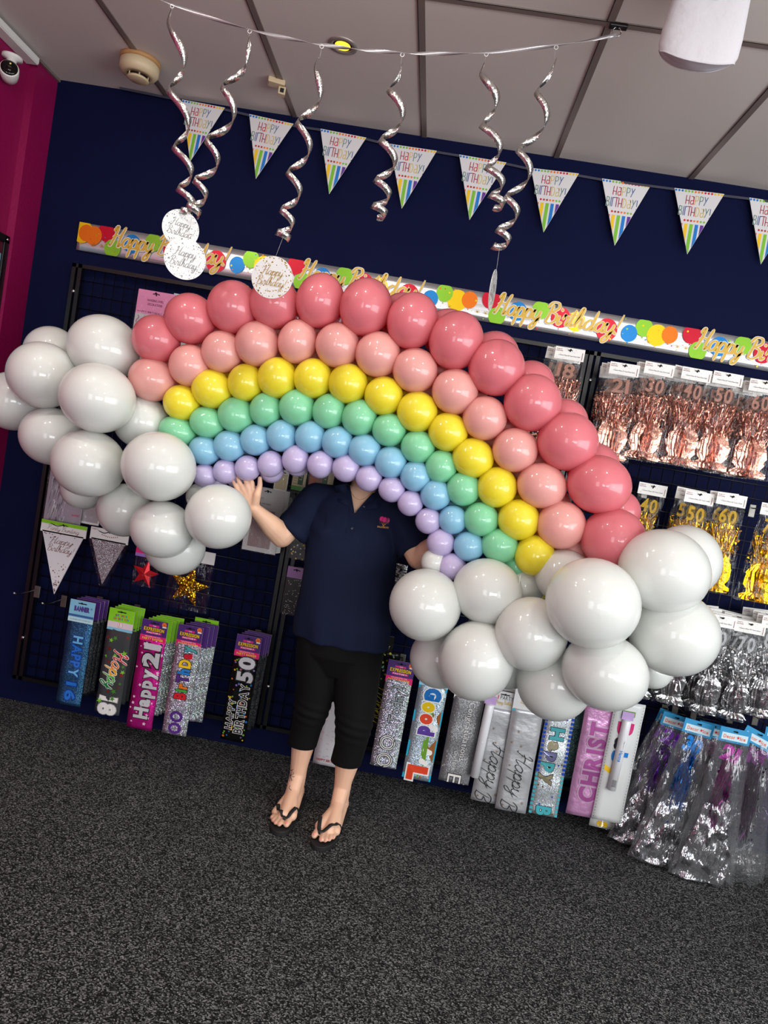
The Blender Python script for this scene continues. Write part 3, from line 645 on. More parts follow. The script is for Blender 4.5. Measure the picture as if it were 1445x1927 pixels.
def banner_pack(px, py, Y, label, style, base, draw, w=.116, H=.46, hh=.1, tilt=0, thick=.007, group=None, yaw=0.0, edge=None):
    p = at(px, py, Y); t = thing('party_banner_pack', label, 'banner pack', p, (0, tilt, yaw), group)
    if style == 'baby': style = 'clear'
    if draw: hang_hook(p, label)
    if style != 'clear':
        b = MB(); b.box(-w/2-.001, -.0014, -hh, w/2+.001, .0014, 0, M_white); header_tag(b, w+.002, hh, style)
        b.rect(-.02, -.016, .02, -.011, -.0024, M_black); b.build('header_card', t)
        z1 = -hh+.012
    else: z1 = 0
    b = MB(); nx, nz = 4, 26; vs = []; fs = []
    # folded foil sheet with gentle waves, closed round the edge
    for side in (0, 1):
        for j in range(nz+1):
            for i in range(nx+1):
                x = -w/2+w*i/nx; z = z1-(H-hh)*j/nz; ed = 0 if i in (0, nx) else .003
                y = (-ed if side == 0 else thick+ed)-.0012*0+(.0018*math.sin(z*41+px)+.0015*noise.noise(Vector((x*14, z*9, px))))
                vs.append((x, y, z))
    q = (nx+1)*(nz+1)
    for j in range(nz):
        for i in range(nx):
            a = j*(nx+1)+i; fs.append((a, a+nx+1, a+nx+2, a+1)); fs.append((q+a, q+a+1, q+a+nx+2, q+a+nx+1))
        a = j*(nx+1); fs.append((a, q+a, q+a+nx+1, a+nx+1)); a += nx; fs.append((a, a+nx+1, q+a+nx+1, q+a))
    a = nz*(nx+1); fs += [(a+i, q+a+i, q+a+i+1, a+i+1) for i in range(nx)]; fs += [(i, i+1, q+i+1, q+i) for i in range(nx)]
    b.add([v for v in vs], fs, base, True)
    n0 = len(b.v)
    if draw: draw(b, w, z1, z1-(H-hh))
    # lay the print on the waves
    for k in range(n0, len(b.v)):
        x, y, z = b.v[k]; e = max(0, 1-abs(x)/(w/2)); dy = (.0018*math.sin(z*41+px)+.0015*noise.noise(Vector((x*14, z*9, px))))
        b.v[k] = (x, y+dy-.0035*min(1, e*2.2)-.0008, z)
    b.build('banner_sheet', t)
    return t
L90, R90 = PI/2, -PI/2
glit = lambda n, c, a=.6, h=.1: glitter(n, c, 700, a*.7, .35, h, metal=.75)
M_sprint = mat('silver print', (214, 215, 218), .35, .25)
def d16(b, w, zt, zb):
    o = mat('deep blue ink', (12, 60, 150), .4); c = [mat('sky print', (110, 180, 220), .35), mat('royal print', (40, 110, 200), .35)]
    b.text('HAPPY', .006, zt-.17, .044, 0, c[0], R90, .03, .19, outline=o, ow=.05, mats=[c[0], c[1], c[1], c[1], c[0]]); b.text('16', .004, zt-.335, .046, 0, c[1], R90, .03, .085, outline=o, ow=.05, gap=.25)
def d18(b, w, zt, zb):
    r = random.Random(3)
    for k in range(22): b.star(r.uniform(-w*.42, w*.42), r.uniform(zb+.05, zt), r.uniform(.006, .016), 0, r.choice((mat('dim green ink', (70, 130, 40), .4), MC['dim green ink'] if 'dim green ink' in MC else M_green, M_green, mat('dim red ink', (120, 26, 24), .4))), r.random())
    cs = [mat('red vivid', (210, 30, 40), .3), mat('orange vivid', (226, 110, 20), .3), mat('amber vivid', (232, 165, 20), .3), mat('green vivid', (70, 170, 60), .3), mat('deepgreen vivid', (20, 120, 60), .3)]
    x = zt-.105
    for i, ch in enumerate('Happy'):
        g = SCRIPT[ch]; b.script(ch, .01-.004*i, x-g[0]*.015, .03, -.0004*0, cs[i], .22, .4, R90, outline=M_white, ow=.16); x -= g[0]*.031
    b.text('18', .0, zb+.037, .075, 0, M_white, R90, .06, .085, outline=mat('soft grey', (140, 140, 142), .5), ow=.03)
def d21(b, w, zt, zb):
    r = random.Random(5)
    for k in range(40): b.star(r.uniform(-w*.45, w*.45), r.uniform(zb+.005, zt-.005), r.uniform(.004, .010), 0, mat('pale star ink', (240, 200, 225), .3), r.random())
    b.text('21', .006, zt-.075, .068, -.0004, M_sprint, L90, .06, .11, outline=M_black, ow=.05)
    b.text('Happy', .0, zt-.255, .060, -.0004, M_sprint, L90, .05, .23, outline=M_black, ow=.045)
def dbd(b, w, zt, zb):
    cs = [mat('red vivid', (210, 30, 40), .3), mat('green vivid', (70, 170, 60), .3), M_orange, M_purple, M_blue, M_yellow, M_red, M_teal]
    b.text('BirThDay', .0, zt-.13, .05, -.0004, M_red, L90, .05, .25, outline=M_black, ow=.04, mats=cs)
    for dz in (.03, .085): b.disc(0, zb+dz, .03, -.0003, M_purple, 22, .026); b.disc(0, zb+dz, .017, -.0007, M_holo, 18, .014)
def d50(b, w, zt, zb):
    r = random.Random(8)
    for k in range(95): q = r.uniform(.0025, .005); x, z = r.uniform(-w*.45, w*.45), r.uniform(zb+.01, zt-.005); b.disc(x, z, q, 0, r.choice((M_green, M_orange, M_blue, M_yellow, mat('soft lilac ink', (150, 130, 200), .4))), 10); b.disc(x, z, q*.4, -.0002, M_black, 6)
    b.text('50', .008, zt-.068, .066, -.0004, M_sprint, L90, .05, .115, outline=M_black, ow=.05); b.text('HAPPY', -.028, zt-.28, .030, -.0004, M_black, L90, .02, .14, outline=M_white, ow=.05, gap=.14); b.text('BIRTHDAY', .018, zt-.25, .038, -.0004, M_black, L90, .02, .225, outline=M_white, ow=.05, gap=.14)
def d100(b, w, zt, zb):
    b.text('Today!', .008, zt-.11, .05, -.0004, mat('grey silver ink', (190, 196, 200), .3, .5), L90, .0, .17, outline=M_black, ow=.035)
    for dz in (.035, .115):
        for rr, m in ((.038, M_black), (.035, M_white), (.031, M_black), (.027, M_white), (.022, M_black), (.019, M_holo)): b.disc(0, zb+dz, rr, -.0004-.0002*(.038-rr)*100, m, 26, rr*.95)
def dgood(b, w, zt, zb):
    b.poly([(w*.1, zt), (w*.45, zt), (w*.45, zb+.1), (w*.1, zb)][::-1], 0, mat('rainbow brown', (150, 90, 40), .35)); b.poly([(w*.02, zt), (w*.14, zt), (w*.2, zb+.08), (w*.0, zb)][::-1], -.0001, mat('leaf ink', (110, 160, 50), .35))
    for q in ((-w*.5, -w*.44), (w*.44, w*.5)): b.rect(q[0], zb, q[1], zt, -.0004, mat('cyan edge', (30, 170, 205), .3))
    for k, (x, z) in enumerate(((.035, zt-.19), (.03, zt-.3), (.02, zb+.09))):
        for j in range(3): b.disc(x-.012+.01*j, z-.004*j, .012, -.0004, M_white, 12)
    b.text('Good', .006, zt-.125, .062, -.0006, M_blue, R90, .09, .215, outline=M_white, ow=.06, mats=[mat('strong blue', (0, 104, 180), .3), mat('mustard', (226, 190, 20), .3), mat('tomato', (220, 70, 40), .3), mat('violet2', (90, 60, 150), .3)])
    b.text('L', .0, zb+.03, .075, -.0006, mat('tomato', (220, 70, 40), .3), R90, .09, .07, outline=M_white, ow=.06)
def dcong(b, w, zt, zb):
    r = random.Random(9)
    for k in range(70): b.disc(r.uniform(-w*.46, w*.46), r.uniform(zb, zt), r.uniform(.002, .006), 0, mat('light pewter', (180, 180, 182), .3, .6), 8)
    b.text('Congratulations', .018, zt-.15, .026, -.0004, M_white, R90, .0, .27, outline=M_black, ow=.03); b.text('ON YOUR', -.014, zb+.10, .016, -.0004, M_white, R90, 0, .09, outline=M_black); b.text('E', .0, zb+.02, .06, -.0004, M_white, R90, .0, .04, outline=M_black, ow=.03)
def dhap(b, w, zt, zb):
    r = random.Random(12)
    for k in range(7):
        x, z, q = r.uniform(-w*.4, w*.4), r.uniform(zb+.02, zt-.02), r.uniform(.005, .01)
        for j in range(4): a = j*PI/4; b.ribbon2([(x-q*math.cos(a), z-q*math.sin(a)), (x, z), (x+q*math.cos(a), z+q*math.sin(a))], .0011, 0, mat('bronze ink', (130, 105, 70), .4))
    b.script('Happy', .005, zb+.17, .034, -.0004, M_black, .11, .4, R90, fit=.20); b.script('B', -.03, zb+.03, .034, -.0004, M_black, .11, .4, R90)
def dhb(b, w, zt, zb):
    for q in ((-w*.5, -w*.40), (w*.40, w*.5)):
        n = 24
        for k in range(n): z0 = zb+(zt-zb)*k/n; b.rect(q[0], z0, q[1], z0+(zt-zb)/n*.6, 0, mat('cobalt', (30, 70, 170), .3) if k > 9 else mat('aqua stripe', (70, 170, 180), .3))
    b.text('Happy', .0, zt-.19, .055, -.0006, M_sprint, R90, .05, .26, outline=M_black, ow=.03, mats=[M_teal, mat('sand foil', (180, 170, 140), .3, .7), mat('lilac foil', (150, 150, 200), .3, .7), M_teal, mat('sand foil', (180, 170, 140), .3, .7)])
    b.text('B', 0, zb+.02, .06, -.0006, mat('aqua stripe', (70, 170, 180), .3), R90, .05, .04, outline=M_black, ow=.03)
    r = random.Random(4)
    for k in range(14): b.star(r.uniform(-w*.35, w*.35), r.uniform(zb, zt), .006, -.0003, r.choice((M_black, MC['cobalt'], M_gold)), r.random())
def dchr(b, w, zt, zb):
    b.text('CHRIST', .004, (zt+zb)/2-.01, .07, -.0004, mat('rose foil', (224, 120, 200), .25, .7), L90, .05, .36, outline=mat('pale rose foil', (245, 205, 236), .25, .6), ow=.06)
def dbaby(b, w, zt, zb):
    for q in (-w*.45, w*.45):
        for k in range(40): b.disc(q, zb+(zt-zb)*k/40, .0016, 0, M_black, 6)
    b.text('I', .0, zt-.05, .05, -.0004, mat('mossy', (110, 150, 60), .4), R90, .06, .03); b.text('Baby', .0, zt-.22, .06, -.0004, M_pink, R90, .06, .26, mats=[mat('berry', (200, 20, 110), .4), mat('ink black', (30, 20, 40), .4), M_blue, M_yellow])
holo_blue = glit('blue holographic foil', (60, 110, 150), .6, .3); pinkf = glit('pink foil', (232, 40, 160), .2, 0)
M_dark = mat('dark clear wrap', (70, 72, 74), .15, .2); M_blackfoil = mat('black foil', (14, 14, 16), .25, .3)
M_sfoil = mat('soft silver foil', (196, 197, 199), .4, .5, bump=(20, .3, .01, (1, 1, 1.5))); M_pew = glitter('pewter foil', (150, 150, 152), 500, .25, .4, metal=.6)
YB = -.19
def behind(px, py, n, base, style, lab, grp, H=.46, w=.112, dx=.013, dy=.014, front=YB, tl=0.0):
    """spare packs hanging behind a front one on the same hook"""
    first = None
    for k in range(n):
        p = at(px, py, front)
        if first is None:
            first = banner_pack(px, py, front, lab, style[0] if isinstance(style, (list, tuple)) else style, base[0], None, w=w, H=H, thick=.005, group=grp if n > 1 else None, tilt=tl)
            base0 = first.location.copy(); first.location = base0+Vector((dx, dy, .004))
        else:
            o = dup(first, base0+Vector((dx*(k+1), dy*(k+1), .004*(k+1))), label=lab, group=grp); o.rotation_euler = (0, tl+random.uniform(-.02, .03), 0)
PK = [
 (157, 1131, 'blue', holo_blue, d16, 'blue glitter HAPPY 16 party banner pack, farthest left', .0, .115, .50, .1),
 (231, 1147, 'lime', M_dark, d18, 'party banner pack with lime header and multicoloured Happy 18 lettering', 0, .116, .50, .1),
 (293, 1168, 'expression', pinkf, d21, 'hot pink Happy 21 party banner pack with purple header', 0, .118, .52, .098),
 (360, 1178, 'expression', M_holo, dbd, 'holographic silver party banner pack with rainbow Birthday lettering', 0, .112, .52, .098),
 (470, 1197, 'expression', M_blackfoil, d50, 'black foil HAPPY BIRTHDAY 50 party banner pack with coloured dots', 0, .112, .50, .098),
]
for px, py, st, base, fn, lab, tl, w, H, hh in PK: banner_pack(px, py, YB-.03, lab, st, base, fn, w=w, H=H, hh=hh, tilt=tl)
behind(160, 1131, 3, [glit('charcoal foil', (50, 50, 56), .5, .3)], 'plainpurple', 'banner pack hanging behind the blue HAPPY 16 one', 'spares behind HAPPY 16', dx=.012)
behind(234, 1147, 3, [M_dark], 'plainlime', 'lime headed banner pack hanging behind the Happy 18 one', 'spares behind Happy 18', dx=.008)
behind(296, 1168, 4, [M_holo], 'plainlime', 'lime headed silver banner pack behind the pink Happy 21 one', 'spares behind Happy 21', dx=.012)
behind(364, 1178, 3, [M_holo], 'plainpurple', 'silver banner pack behind the rainbow Birthday one', 'spares behind Birthday', dx=.016)
behind(473, 1197, 3, [glit('black glitter foil', (60, 60, 64), .6, .3)], 'plainpurple', 'banner pack hanging behind the black 50 one', 'spares behind the 50 banner', dx=.009)
def d60(b, w, zt, zb): b.text('60', 0, zb+.12, .05, -.0003, M_purple, L90, .08, .1, outline=M_black); b.text('!', .01, zb+.21, .06, -.0003, M_red, L90, .08, .03, outline=M_black)
banner_pack(390, 1165, -.12, 'silver banner pack with purple 60 peeking out right of the Birthday one', 'plainlime', M_holo, d60, w=.11, H=.50)
def dpk(b, w, zt, zb):
    r = random.Random(2)
    for k in range(60): x, z = r.uniform(-w*.4, w*.4), r.uniform(zb+.03, zt-.05); b.ribbon2([(x, z), (x+.006, z+.003), (x+.012, z-.002)], .0012, 0, mat('rosy ink', (200, 110, 130), .4), step=3)
    b.text('HAPPY BIRTHDAY', 0, zb+.025, .012, -.0003, mat('rosy red ink', (186, 50, 60), .4), 0, .02, w*.8)
banner_pack(652, 1240, -.15, 'white banner pack with pink script seen between the person\'s legs', 'party', mat('pearl foil', (214, 214, 216), .3), dpk, w=.14, H=.52)
def dbl(b, w, zt, zb):
    r = random.Random(6)
    for k in range(60): b.disc(r.uniform(-w*.44, w*.44), r.uniform(zt-.25, zt), r.uniform(.002, .006), 0, r.choice((mat('mint dot', (120, 190, 150), .3), mat('lime dot', (190, 200, 70), .3), mat('ash dot', (110, 110, 108), .3))), 10)
    b.script('Happy', .0, zb+.12, .032, -.0004, mat('lime gold', (206, 200, 60), .3, .5), .12, .5, R90, fit=.17)
banner_pack(728, 1225, -.14, 'black banner pack with mint dots and gold script beside the person', 'clear', M_blackfoil, dbl, w=.125, H=.47)
PK2 = [
 (757, 1245, 'expression', M_holo, d100, 'silver holographic 100 Today! party banner pack with purple header', .118, .50, .098, 0),
 (820, 1268, 'aqua', glit('silver blue foil', (200, 216, 226), .45, .15), dgood, 'holographic Good L party banner pack with cyan edges and rainbow print', .128, .50, .06, 0),
 (888, 1290, 'plain', M_pew, dcong, 'grey Congratulations party banner pack', .135, .46, .07, 0),
 (952, 1302, 'party', M_sfoil, dhap, 'silver script Happy banner pack with a white tube hanging in front', .125, .52, .09, 0),
 (1000, 1300, 'party', M_sfoil, dhap, 'silver script Happy banner pack with iParty header, right of the tube', .135, .56, .1, -.02),
 (1055, 1345, 'clear', glit('white holographic foil', (226, 232, 236), .35, .2), dhb, 'Happy Birthday banner pack with blue striped edges', .125, .46, 0, -.02),
 (1135, 1322, 'clear', mat('pink crinkled foil', (240, 176, 226), .3, .55, bump=(30, .5, .01)), dchr, 'pink foil CHRIST banner pack with crinkled shine', .14, .52, 0, -.015),
 (1187, 1322, 'baby', mat('white satin foil', (218, 220, 218), .3), dbaby, 'white banner pack with multicoloured baby lettering at the row\'s right end', .13, .54, 0, 0),
]
for k_, (px, py, st, base, fn, lab, w, H, hh, tl) in enumerate(PK2): banner_pack(px, py, YB-.03-(.018 if k_ in (4, 7) else 0), lab, st, base, fn, w=w, H=H, hh=max(hh, .001), tilt=tl)
behind(955, 1300, 2, [M_sfoil], 'party', 'silver banner pack behind the one with the white tube', 'spares behind the tube pack', dx=.016, H=.5)
behind(1003, 1298, 3, [M_sfoil], 'party', 'silver banner pack hanging behind the iParty one', 'spares behind the iParty pack', dx=.009, H=.52)
behind(1096, 1330, 2, [glit('teal dark foil', (70, 90, 96), .6, .3)], 'clear', 'dark foil banner pack showing its edge left of the pink one', 'dark packs left of the pink one', dx=-.0, H=.45, front=-.17)
banner_pack(1183, 1330, -.17, 'banner pack with yellow lettering sticking out below the white baby one', 'clear', mat('white satin foil2', (210, 212, 208), .3), lambda b, w, zt, zb: b.text('ys', 0, zb+.04, .06, -.0003, M_yellow, R90, .05, .07), w=.13, H=.565, hh=.001)
# white rolled tubes
for px, py, px2, py2, lab, txt in ((922, 1325, 898, 1462, 'plain white rolled tube hanging over the silver Happy banner pack', None), (1180, 1355, 1158, 1487, 'white labelled tube hanging over the baby banner pack', 'Hanna')):
    A = at(px, py, -.25); Bp = at(px2, py2, -.25); L = A.z-Bp.z; t = thing('rolled_tube', lab, 'tube', A, (0, .02, 0))
    b = MB(); b.lathe([(0, 0), (.018, 0), (.0195, -.003), (.0195, -L), (.018, -L), (0, -L)], mat('white gloss roll', (226, 226, 228), .25), 24); b.build('roll', t)
    b = MB(); b.X = Matrix.Translation((0, -.0205, -L/2))
    if txt: b.text('Hanna', 0, .0, .014, 0, M_blue, R90, .02, .05); [b.rect(-.009, -L/2+.02+k*.0035, .009, -L/2+.0215+k*.0035, 0, M_black) for k in range(9)]; b.text('Table cover 2 x', .004, .05, .004, 0, M_black, R90)
    else: b.rect(-.003, -.002, .003, .002, 0, M_white)
    b.build('print', t)
    b = MB(); b.box(-.025, -.002, 0, .025, .002, .035, mat('pink blue tag', (180, 150, 200), .4)); b.build('hang_tab', t)
# ------------------------------------------------------------------ other packs on the left
def flat_pack(px, py, Y, label, w, h, draw, mt=None, cat='party pack', name='party_pack', th=.004, film=True, tilt=0, hh=None, group=None):
    p = at(px, py, Y); t = thing(name, label, cat, p, (0, tilt, 0), group)
    if not group: hang_hook(p, label)
    b = MB(); b.box(-w/2, -th/2, -h, w/2, th/2, 0, mt or M_white); b.X = Matrix.Translation((0, -th/2-.0006, 0)); draw(b, w, h); b.build('printed_card', t)
    b = MB(); b.tube([(-.016, -th/2-.002, -.014), (0, -th/2-.003, -.010), (.016, -th/2-.002, -.014)], .002, M_blackmetal, 5); b.build('hang_slot', t)
    if film:
        b = MB(); b.box(-w/2-.004, -th/2-.004, -h-.004, w/2+.004, th/2+.002, -.03, M_film); b.build('sleeve', t)
    return t
def dr_sw(b, w, h):
    b.rect(-w/2, -h, w/2, 0, 0, mat('silver grey print', (196, 190, 194), .4)); b.rect(-w/2, -h*.30, w/2, 0, -.0003, mat('rose card', (222, 138, 178), .4)); m = mat('plum ink', (110, 30, 74), .4)
    b.text('HANGING SWIRL', 0, -h*.12, .010, -.0006, m, 0, .03, w*.45); b.text('DECORATIONS', 0, -h*.17, .010, -.0006, m, 0, .03, w*.4); b.text('HAPPY BIRTHDAY ROSE', 0, -h*.27, .007, -.0006, m, 0, .03, w*.9)
    b.disc(-.05, -.01, .028, -.0002, mat('pale rose', (236, 176, 204), .4), 20, clip=(-w/2, -.1, w/2, 0)); b.disc(.06, -.012, .022, -.0002, MC['pale rose'], 20, clip=(-w/2, -.1, w/2, 0))
    for k in range(6):
        x = -w*.42+k*w*.16; b.ribbon2([(x+.006*math.sin(j*1.9+k), -h*.32-j*.012) for j in range(4+k % 3)], .004, -.0004, mat('mauve ink', (150, 110, 130), .3, .4), step=4)
flat_pack(296, 549, -.12, 'pink headed hanging swirl pack peeking out above the coral balloons', .17, .36, dr_sw)
def dr_pale(b, w, h): b.rect(-w/2, -h, w/2, 0, 0, mat('pale blue card', (190, 205, 215), .4))
flat_pack(352, 556, -.1, 'pale blue pack just right of the pink swirl pack', .12, .3, dr_pale)
def dr_fr(b, w, h):
    r = random.Random(3); b.rect(-w/2, -h, w/2, 0, 0, mat('silvery print', (176, 172, 182), .3, .3))
    for k in range(90): x = r.uniform(-w*.42, w*.05); z = r.uniform(-h*.97, -h*.1); b.poly([(x, z), (x+.003, z+.002), (x-.004, z-.04)], -.0004-r.random()*.0003, r.choice((M_black, M_white, mat('mid grey ink', (110, 108, 116), .4))))
    b.rect(w*.25, -h*.86, w*.45, -h*.83, -.0006, mat('dusty rose ink', (190, 110, 130), .4))
flat_pack(133, 868, -.12, 'silver tinsel curtain pack below the white balloons at far left', .175, .29, dr_fr)
flat_pack(176, 880, -.1, 'white pack edge under the white balloons, second from left', .13, .265, lambda b, w, h: b.rect(-w/2+.005, -h+.01, w/2-.005, -.05, 0, mat('mauve print', (170, 160, 164), .4)))
# party bunting pennant packs
def pen_pack(px, py, label, w, h, lime, silver):
    p = at(px, py, -.17); t = thing('pennant_pack', label, 'pennant pack', p); hang_hook(p, label)
    hh = .055; b = MB(); b.box(-w/2, -.003, -hh, w/2, .003, 0, M_white); y = -.0036
    if lime: b.rect(-w/2, -.016, w/2, 0, y, mat('lime card', (134, 205, 30), .4)); b.script('Party Bunting', 0, -.036, .011, y-.0003, mat('maroon ink', (120, 60, 66), .4), .13, .5, fit=w*.7, step=3)
    else:
        b.text('PARTY', -w*.38, -.008, .006, y, mat('dark red ink', (120, 30, 30), .4), 0, .02)
        for k in range(9): x = -w*.2+k*.009; z = -.026-.006*math.sin(k/8*PI); b.poly([(x, z), (x+.003, z-.006), (x+.006, z)], y, mat('dark red ink', (120, 30, 30), .4))
    b.ribbon2([(-w*.3, -.012), (-w*.15, -.02), (0, -.012), (w*.1, -.015)], .004, y-.0006, M_black)
    b.build('header_card', t)
    b = MB(); tip = -h; th = .003
    mt = mat('pearl white card', (220, 218, 220), .4) if not silver else glitter('silver glitter card', (180, 180, 182), 700, .4, .4)
    W2 = w*.46
    b.add([(-W2, -th, -hh+.006), (W2, -th, -hh+.006), (.0, -th, tip), (-W2, th, -hh+.006), (W2, th, -hh+.006), (0, th, tip)], [(0, 2, 1), (3, 4, 5), (0, 1, 4, 3), (1, 2, 5, 4), (2, 0, 3, 5)], mt)
    if not silver:
        mr = mat('maroon ink', (120, 60, 66), .4); b.script('Happy', 0, -hh-.038, .015, -th-.0005, mr, .14, .5, fit=w*.48, step=4); b.script('Birthday!', .0, -hh-.075, .015, -th-.0005, mr, .14, .5, fit=w*.58, step=4)
        r = random.Random(1)
        for k in range(90):
            u = r.random(); z = -hh-(h-hh)*u*.96; x = r.uniform(-1, 1)*W2*(1-u)*.9
            if .16 < u < .5 and abs(x) < w*.32: continue
            b.disc(x, z, r.uniform(.0012, .0036), -th-.0005, mr, 8)
    b.build('pennant', t)
    if silver:
        b = MB(); b.add([(-W2-.012, -.006, -hh), (W2+.012, -.006, -hh), (.012, -.006, tip-.008), (-.012, -.006, tip-.008), (-W2-.012, .006, -hh), (W2+.012, .006, -hh), (.012, .006, tip-.008), (-.012, .006, tip-.008)], [(0, 3, 2, 1), (4, 5, 6, 7), (0, 4, 7, 3), (1, 2, 6, 5), (3, 7, 6, 2)], M_film); b.build('sleeve', t)
pen_pack(122, 984, 'white pennant pack with lime Party Bunting header and maroon Happy Birthday!', .215, .335, True, False)
pen_pack(208, 997, 'silver glitter pennant pack right of the Party Bunting one', .18, .255, False, True)
def star_pack(px, py, Y, label, w, h, starm, hdr, cx=0, rr=.065):
    p = at(px, py, Y); t = thing('star_pack', label, 'star decoration pack', p); hang_hook(p, label)
    b = MB(); b.box(-w/2, -.002, -.055, w/2, .002, 0, hdr); b.rect(-w/2, -.055, w/2, -.04, -.0026, mat('soft violet', (150, 110, 190), .4) if hdr != M_white else M_white); b.build('header_card', t)
    b = MB()
    for zz, m in ((0, 0),):
        P = [(cx+(rr if k % 2 == 0 else rr*.42)*math.sin(.15+PI*k/5), -.055-h*.45+(rr if k % 2 == 0 else rr*.42)*math.cos(.15+PI*k/5)) for k in range(10)]; C0 = (cx, -.055-h*.45)
        vs = [(C0[0], -.010, C0[1]), (C0[0], .010, C0[1])]+[(q[0], 0, q[1]) for q in P]
        b.add(vs, [(0, 2+(k+1) % 10, 2+k) for k in range(10)]+[(1, 2+k, 2+(k+1) % 10) for k in range(10)], starm)
    b.build('foil_star', t)
    b = MB(); pouch(b, w, w, h-.03, .010, M_film, -.05, 3); b.build('bag', t)
def pouch(b, wt, wb, h, th, mt, z0=0, seed=0, amp=.004, nx=8, nz=14):
    for side in (-1, 1):
        vs = []; fs = []
        for j in range(nz+1):
            v = j/nz; w = wt+(wb-wt)*v
            for i in range(nx+1):
                u = i/nx*2-1; bul = (1-u*u)**.5*min(1, 4*v+.1)
                e = amp*noise.noise(Vector((u*3, v*7, seed+side*9)))*2
                vs.append((u*w/2+e*.5, side*(th*bul+.0005)+e*(abs(u) < 1), z0-h*v+(amp*noise.noise(Vector((u*6, seed, 3))) if j == nz else 0)))
        for j in range(nz):
            for i in range(nx): a = j*(nx+1)+i; fs.append((a, a+nx+1, a+nx+2, a+1) if side < 0 else (a, a+1, a+nx+2, a+nx+1))
        b.add(vs, fs, mt, True)
star_pack(281, 1027, -.16, 'red foil star pack half hidden under the white balloons', .115, .17, mat('red foil', (206, 22, 34), .3, .4), mat('magenta card', (224, 28, 110), .4), .0, .066)
star_pack(366, 1034, -.18, 'gold holographic star pack below the white balloons', .2, .26, glitter('gold holographic foil', (206, 160, 30), 230, .5, .25), M_white, .0, .098)
# products behind the person
def dr_cur(b, w, h):
    b.rect(-w/2, -h, w/2, 0, 0, mat('cool white card', (206, 202, 200), .4)); b.rect(-w*.36, -h*.93, w*.3, -h*.34, -.0003, mat('dusty pink photo', (150, 122, 124), .5))
    for k in range(16): x = -w*.34+k*w*.04; b.rect(x, -h*.92, x+.0018, -h*.35, -.0005, mat('pink line', (176, 150, 150), .5))
    b.text('PARTY', -w*.2, -h*.16, .008, -.0004, mat('dark red ink', (120, 30, 30), .4)); b.text('2 foil curtains', -w*.1, -h*.235, .009, -.0004, M_black); b.text('rose gold', -.03, -h*.275, .005, -.0004, M_black)
flat_pack(506, 920, -.16, 'foil curtain pack with pink photo, behind the raised forearm', .155, .29, dr_cur)
for k in range(3): flat_pack(509+k*3, 920, -.145+.012*k, 'foil curtain pack stacked behind the front one by the forearm', .155, .285, lambda b, w, h: None, film=False, group='spare foil curtain packs')
def dr_box(b, w, h):
    b.rect(-w/2, -h, w/2, 0, 0, mat('kraft cream', (206, 190, 150), .5)); b.rect(-w/2, -h, w/2, -h+.02, -.0003, mat('grass green', (80, 150, 40), .4)); b.rect(-.012, -h*.8, .012, -h*.1, -.0003, mat('forest', (30, 80, 36), .4)); b.text('PARTY', 0, -h*.45, .012, -.0006, M_cream, R90)
    for k in range(6): b.rect(-w*.42, -h+.03+k*.012, -w*.2, -h+.032+k*.012, -.0004, mat('tan line', (150, 120, 80), .5))
for px, lab, col in ((572, 'kraft and green party pack over the person\'s shoulder', None), (598, 'orange brown party pack over the person\'s shoulder', mat('orange brown', (170, 74, 24), .4)), (618, 'cream and green party pack nearest the collar', None)):
    flat_pack(px, 868, -.14, lab, .075, .135, dr_box if col is None else (lambda b, w, h: b.rect(-w/2, -h, w/2, 0, 0, MC['orange brown'])))
flat_pack(558, 925, -.12, 'dark green pack with a white oval behind the sleeve', .12, .2, lambda b, w, h: (b.rect(-w/2, -h, w/2, 0, 0, mat('bottle green', (14, 34, 18), .4)), b.disc(-.02, -h*.3, .012, -.0003, mat('ash oval', (130, 132, 130), .4), 16, .03)))
flat_pack(533, 884, -.14, 'small pale pack right below the lilac balloons', .06, .1, lambda b, w, h: b.rect(-w/2+.004, -h+.01, w/2-.004, -.02, 0, mat('kraft cream', (206, 190, 150), .5)))
flat_pack(560, 1068, -.14, 'purple headed black pack beside the shirt', .085, .22, lambda b, w, h: (b.rect(-w/2, -h, w/2, 0, 0, mat('near black', (10, 10, 12), .3)), b.rect(-w/2, -.05, w/2, 0, -.0003, mat('soft purple card', (160, 110, 170), .4)), [b.disc(random.uniform(-w*.4, w*.4), random.uniform(-h, -.05), .0015, -.0005, M_white, 6) for k in range(60)]))
def tins(b, w, h):
    b.rect(-w/2, -h, w/2, 0, 0, mat('near black', (10, 10, 12), .3)); r = random.Random(5)
    for k in range(110): x, z = r.uniform(-w*.45, w*.45), r.uniform(-h*.97, -.01); b.poly([(x, z), (x+.006, z+.004), (x+.002, z-.012)], -.0004, r.choice((M_white, M_silver, MC['mid grey ink'])))
flat_pack(722, 1195, -.12, 'black and silver tinsel pack hanging beside the leggings', .10, .33, tins)
flat_pack(745, 1060, -.14, 'crumpled silver foil pack behind the right hip, above the white balloons', .11, .14, lambda b, w, h: b.rect(-w/2, -h, w/2, 0, 0, M_foil))
flat_pack(575, 1005, -.13, 'dark pack with green and gold sparkles below the elbow', .12, .12, lambda b, w, h: (b.rect(-w/2, -h, w/2, 0, 0, mat('near black', (10, 10, 12), .3)), [b.star(random.uniform(-w*.45, w*.45), random.uniform(-h, 0), .005, -.0005, random.choice((M_goldmatte, M_silver, M_white, mat('dim green ink', (70, 130, 40), .4))), random.random()) for k in range(40)]))
